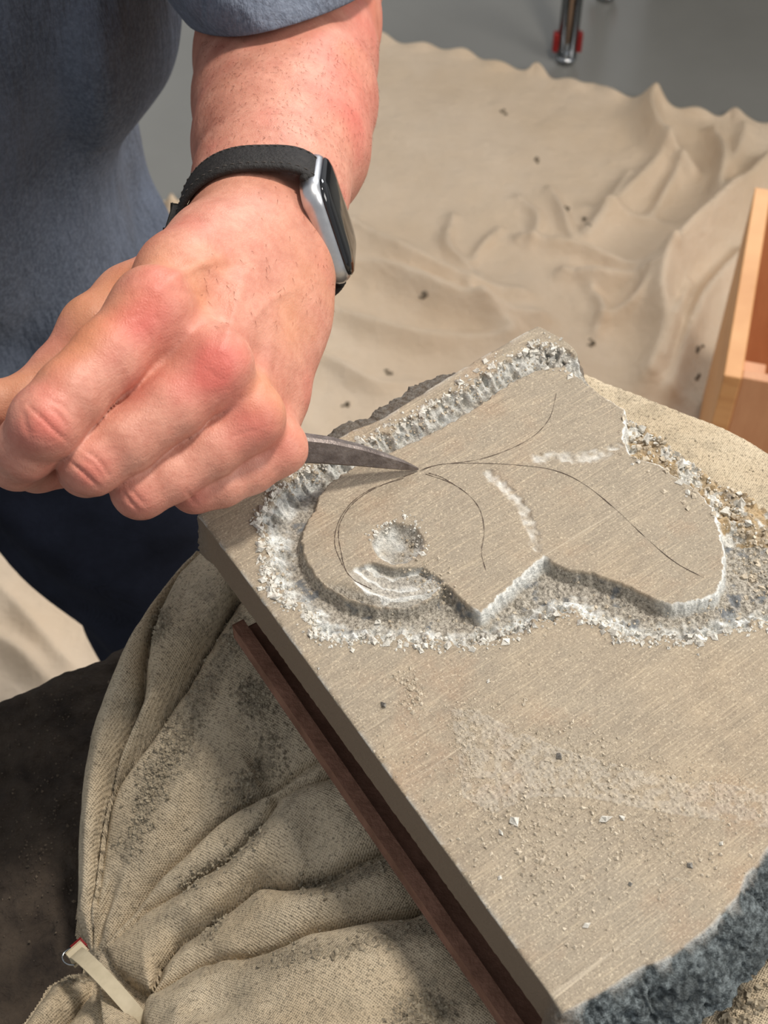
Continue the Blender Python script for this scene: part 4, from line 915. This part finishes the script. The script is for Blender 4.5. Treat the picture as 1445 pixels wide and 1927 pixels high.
lg0 = np.array(Q(1064, 116, 0)); ft = empty('side_table', (lg0[0] + .35, lg0[1] + .25, 0), 'chrome-legged table standing on the grey floor behind the cloth', 'table')
def leg(x, y):
    v, f = sweep([(x - .009, y, 0.012), (x - .009, y, .71)], .0065, 16); l = mesh_obj('leg', v, f, CHROME, ft)
    v, f = sweep([(x + .009, y, 0.012), (x + .009, y, .71)], .0065, 16); mesh_obj('leg', v, f, CHROME, ft)
    bm_obj('leg_reflection', box_bm((x, y + .003, .36), np.eye(3), (.007, .0015, .33)), simple('brown_reflection', lin(150, 130, 115), lin(165, 146, 130), 20, .4, .6), ft)  # brown strip between the tubes, a reflection in the chrome put in as colour
    v, f = sweep([(x, y, 0.001), (x, y, .006), (x, y, .012)], [.013, .015, .012], 20); mesh_obj('foot', v, f, CHROME, ft)
    for s in (-1, 1): bm_obj('red_clip', box_bm((x + s * .017, y + .002, .034), np.eye(3), (.005, .006, .016), .002), RED, ft)
leg(lg0[0], lg0[1]); q = np.array(Q(1128, 18, 0)); leg(q[0] + .012, q[1] + .03)
leg(lg0[0] + .75, lg0[1] + .05); leg(lg0[0] + .75, lg0[1] + .5)
bm_obj('table_top', box_bm((lg0[0] + .42, lg0[1] + .30, .722), np.eye(3), (.50, .36, .012), .003), TABTOP, ft)
bm_obj('floor_shade_panel', box_bm((lg0[0] + .58, lg0[1] + .34, .36), np.eye(3), (.40, .009, .35), .003), TABTOP, ft)  # unseen panel added to shade the floor in front of the table

# ---------------------------------------------------------------- chips and grit
def chip_geo(c, n_, s, rg):
    n_ = np.asarray(n_); a = rg.normal(0, 1, 3); a -= n_ * (a @ n_); a /= np.linalg.norm(a); b = np.cross(n_, a)
    k = [1 + .5 * rg.normal() * .5 for _ in range(8)]; lx_, ly_, lz = s * (.6 + .35 * rg.random()), s * (.5 + .35 * rg.random()), s * (.35 + .35 * rg.random())
    v = [c + a * lx_ * k[0], c + b * ly_ * k[1], c - a * lx_ * k[2], c - b * ly_ * k[3], c + n_ * lz * 1.3 + a * lx_ * .3 * rg.normal(), c - n_ * lz * .4, c + n_ * lz * .9 + b * ly_ * .5 - a * lx_ * .4]
    return v, [(0, 1, 4), (1, 6, 4), (1, 2, 6), (2, 3, 6), (6, 3, 4), (3, 0, 4), (1, 0, 5), (2, 1, 5), (3, 2, 5), (0, 3, 5)]
def scatter(name, bvh, areas, mat, label, rg):
    V, F = [], []
    for poly, spread, cnt, smin_, smax in areas:
        c = curve(np.array(poly, float), 40)
        for _ in range(cnt):
            p0 = c[rg.integers(40)] + rg.normal(0, spread, 2)
            r_ = ray(*p0); h = bvh.ray_cast(Vector(C0), Vector(r_).normalized())
            if h[0] is None or h[1].z < .15: continue
            s = smin_ + (smax - smin_) * rg.random() ** 4
            v, f = chip_geo(np.array(h[0]) + np.array(h[1]) * s * .1, h[1], s, rg); F += [tuple(q + len(V) for q in t) for t in f]; V += v
    o = mesh_obj(name, V, F, mat, smooth=False); tag(o, label, 'grit', kind='stuff'); return o
rg = np.random.default_rng(11)
scatter('stone_grit', SLAB_BVH, [([(870, 1345), (880, 1400), (880, 1480)], 16, 700, .00025, .0006), ([(880, 1345), (980, 1400), (1120, 1430), (1300, 1480), (1440, 1500)], 26, 1500, .0002, .0006), ([(960, 1460), (1050, 1520), (1200, 1560)], 70, 1100, .0003, .0012),
    ([(960, 1540), (980, 1580), (1040, 1700), (1100, 1740)], 34, 260, .0003, .0014), ([(900, 1500), (1000, 1640)], 60, 350, .0003, .001), ([(1200, 1600), (1400, 1600)], 60, 260, .0003, .001), ([(765, 1275), (780, 1300), (775, 1330)], 12, 170, .0003, .0013), ([(700, 1330), (800, 1420)], 60, 120, .0003, .0008),
    ([(640, 1250), (1300, 1300)], 60, 160, .0002, .0006), ([(520, 1010), (540, 1100), (640, 1185), (760, 1185), (900, 1190), (1000, 1165), (1090, 1140), (1200, 1170), (1400, 1150)], 16, 380, .0003, .0012), ([(540, 920), (640, 870), (760, 810), (900, 730), (1020, 670)], 12, 260, .0004, .0012),
    ([(1200, 810), (1290, 870), (1400, 980), (1430, 1100)], 26, 500, .0005, .002), ([(780, 1030), (800, 1080), (840, 1130)], 18, 120, .0004, .0012)], GRIT, 'pale stone crumbs and dust strewn over the slab', rg)
O_ = O_px
scatter('stone_flakes', SLAB_BVH, [(O_[10:22], 8, 420, .0006, .0024), (O_[1:12], 7, 300, .0006, .0022), (O_[20:39], 8, 520, .0006, .0022), ([(700, 1010), (720, 990), (760, 985), (790, 1000), (795, 1030)], 8, 70, .0005, .0016), ([(1190, 800), (1250, 840), (1330, 900), (1400, 980)], 18, 130, .0008, .003), ([(1000, 665), (1060, 680)], 14, 60, .0008, .0026)], CHIPW, 'white bruised stone flakes along the rim of the carved groove', rg)
scatter('dark_grit', BAG_BVH, [(pl, wd * .55, int(wd * 30), .0002, .0015) for pl, wd in valleys] + [([(300, 1200), (350, 1500), (500, 1700), (700, 1850)], 110, 1400, .0002, .0006), ([(1360, 1910), (1445, 1880)], 22, 160, .0006, .003), ([(1200, 790), (1440, 880)], 14, 60, .0003, .0008)], GRITD, 'grey stone crumbs caught in the folds of the sandbag', rg)
TB = BVHTree.FromPolygons([(tp[0][0], tp[0][1], .8002), (tp[0][0] + .02, tp[0][1] - .4, .8002), (.1, .0, .8002), (tp[7][0], tp[7][1] - .008, .8002), (tp[2][0], tp[2][1] - .008, .8002)], [(0, 1, 2, 3, 4)])
scatter('table_grit', TB, [([(60, 1330), (150, 1290)], 40, 150, .0003, .0010), ([(60, 1400), (100, 1700)], 70, 900, .0002, .0009)], simple('table_crumbs', lin(62, 54, 46), lin(110, 98, 84), 300, .95), 'dark crumbs and dust lying on the dark work table', rg)
scatter('floor_crumbs', DB, [([(x, y), (x + 1, y)], 4, 4, .003, .006) for x, y in ((948, 207), (1066, 393), (1107, 420), (1310, 707), (1315, 655), (1112, 645), (730, 697), (650, 765), (795, 560), (1010, 300))], simple('dark_specks', lin(92, 82, 70), lin(120, 108, 92), 300, .95), 'scattered dark specks of stone on the drop cloth', rg)
chips = [((722, 1328), .0021, CHIPG, 'dark grey stone chip near the left edge of the slab'), ((1137, 1544), .0022, CHIPW, 'bright white stone chip, largest on the lower slab'), ((966, 1545), .0022, CHIPW, 'white stone chip in the middle of the dust patch'), ((943, 1568), .0013, CHIPW, 'small white chip left of the white chip in the dust'),
         ((1170, 1541), .0014, CHIPW, 'pale chip just right of the brightest white chip'), ((1052, 1424), .0018, CHIPG, 'grey chip on the upper edge of the dust patch'), ((918, 1283), .0009, CHIPW, 'tiny round chip alone between groove and dust patch'), ((1186, 1664), .0013, CHIPG, 'grey flake alone low on the slab'),
         ((1297, 1629), .0014, CHIPG, 'dark chip nearest the broken corner'), ((1356, 1588), .0011, CHIPW, 'pale chip nearest the right frame edge'), ((838, 1606), .0016, CHIPW, 'white chip on the left arris of the slab'), ((1103, 1742), .0014, CHIPW, 'lowest pale chip on the slab'), ((940, 1652), .0011, CHIPW, 'small pale chip below the dust patch'),
         ((712, 1170), .0016, CHIPW, 'white chip lying in the bottom of the groove'), ((600, 1258), .0008, CHIPW, 'tiny white chip below the groove near the edge')]
for (x, y), s, mt, lb in chips:
    h = SLAB_BVH.ray_cast(Vector(C0), Vector(ray(x, y)).normalized())
    if h[0] is None: continue
    v, f = chip_geo(np.array(h[0]) + np.array([0, 0, s * .25]), (0, 0, 1), s, rg)
    o = mesh_obj('stone_chip', v, f, mt, smooth=False, origin=tuple(h[0])); tag(o, lb, 'stone chip', 'loose stone chips on the slab')
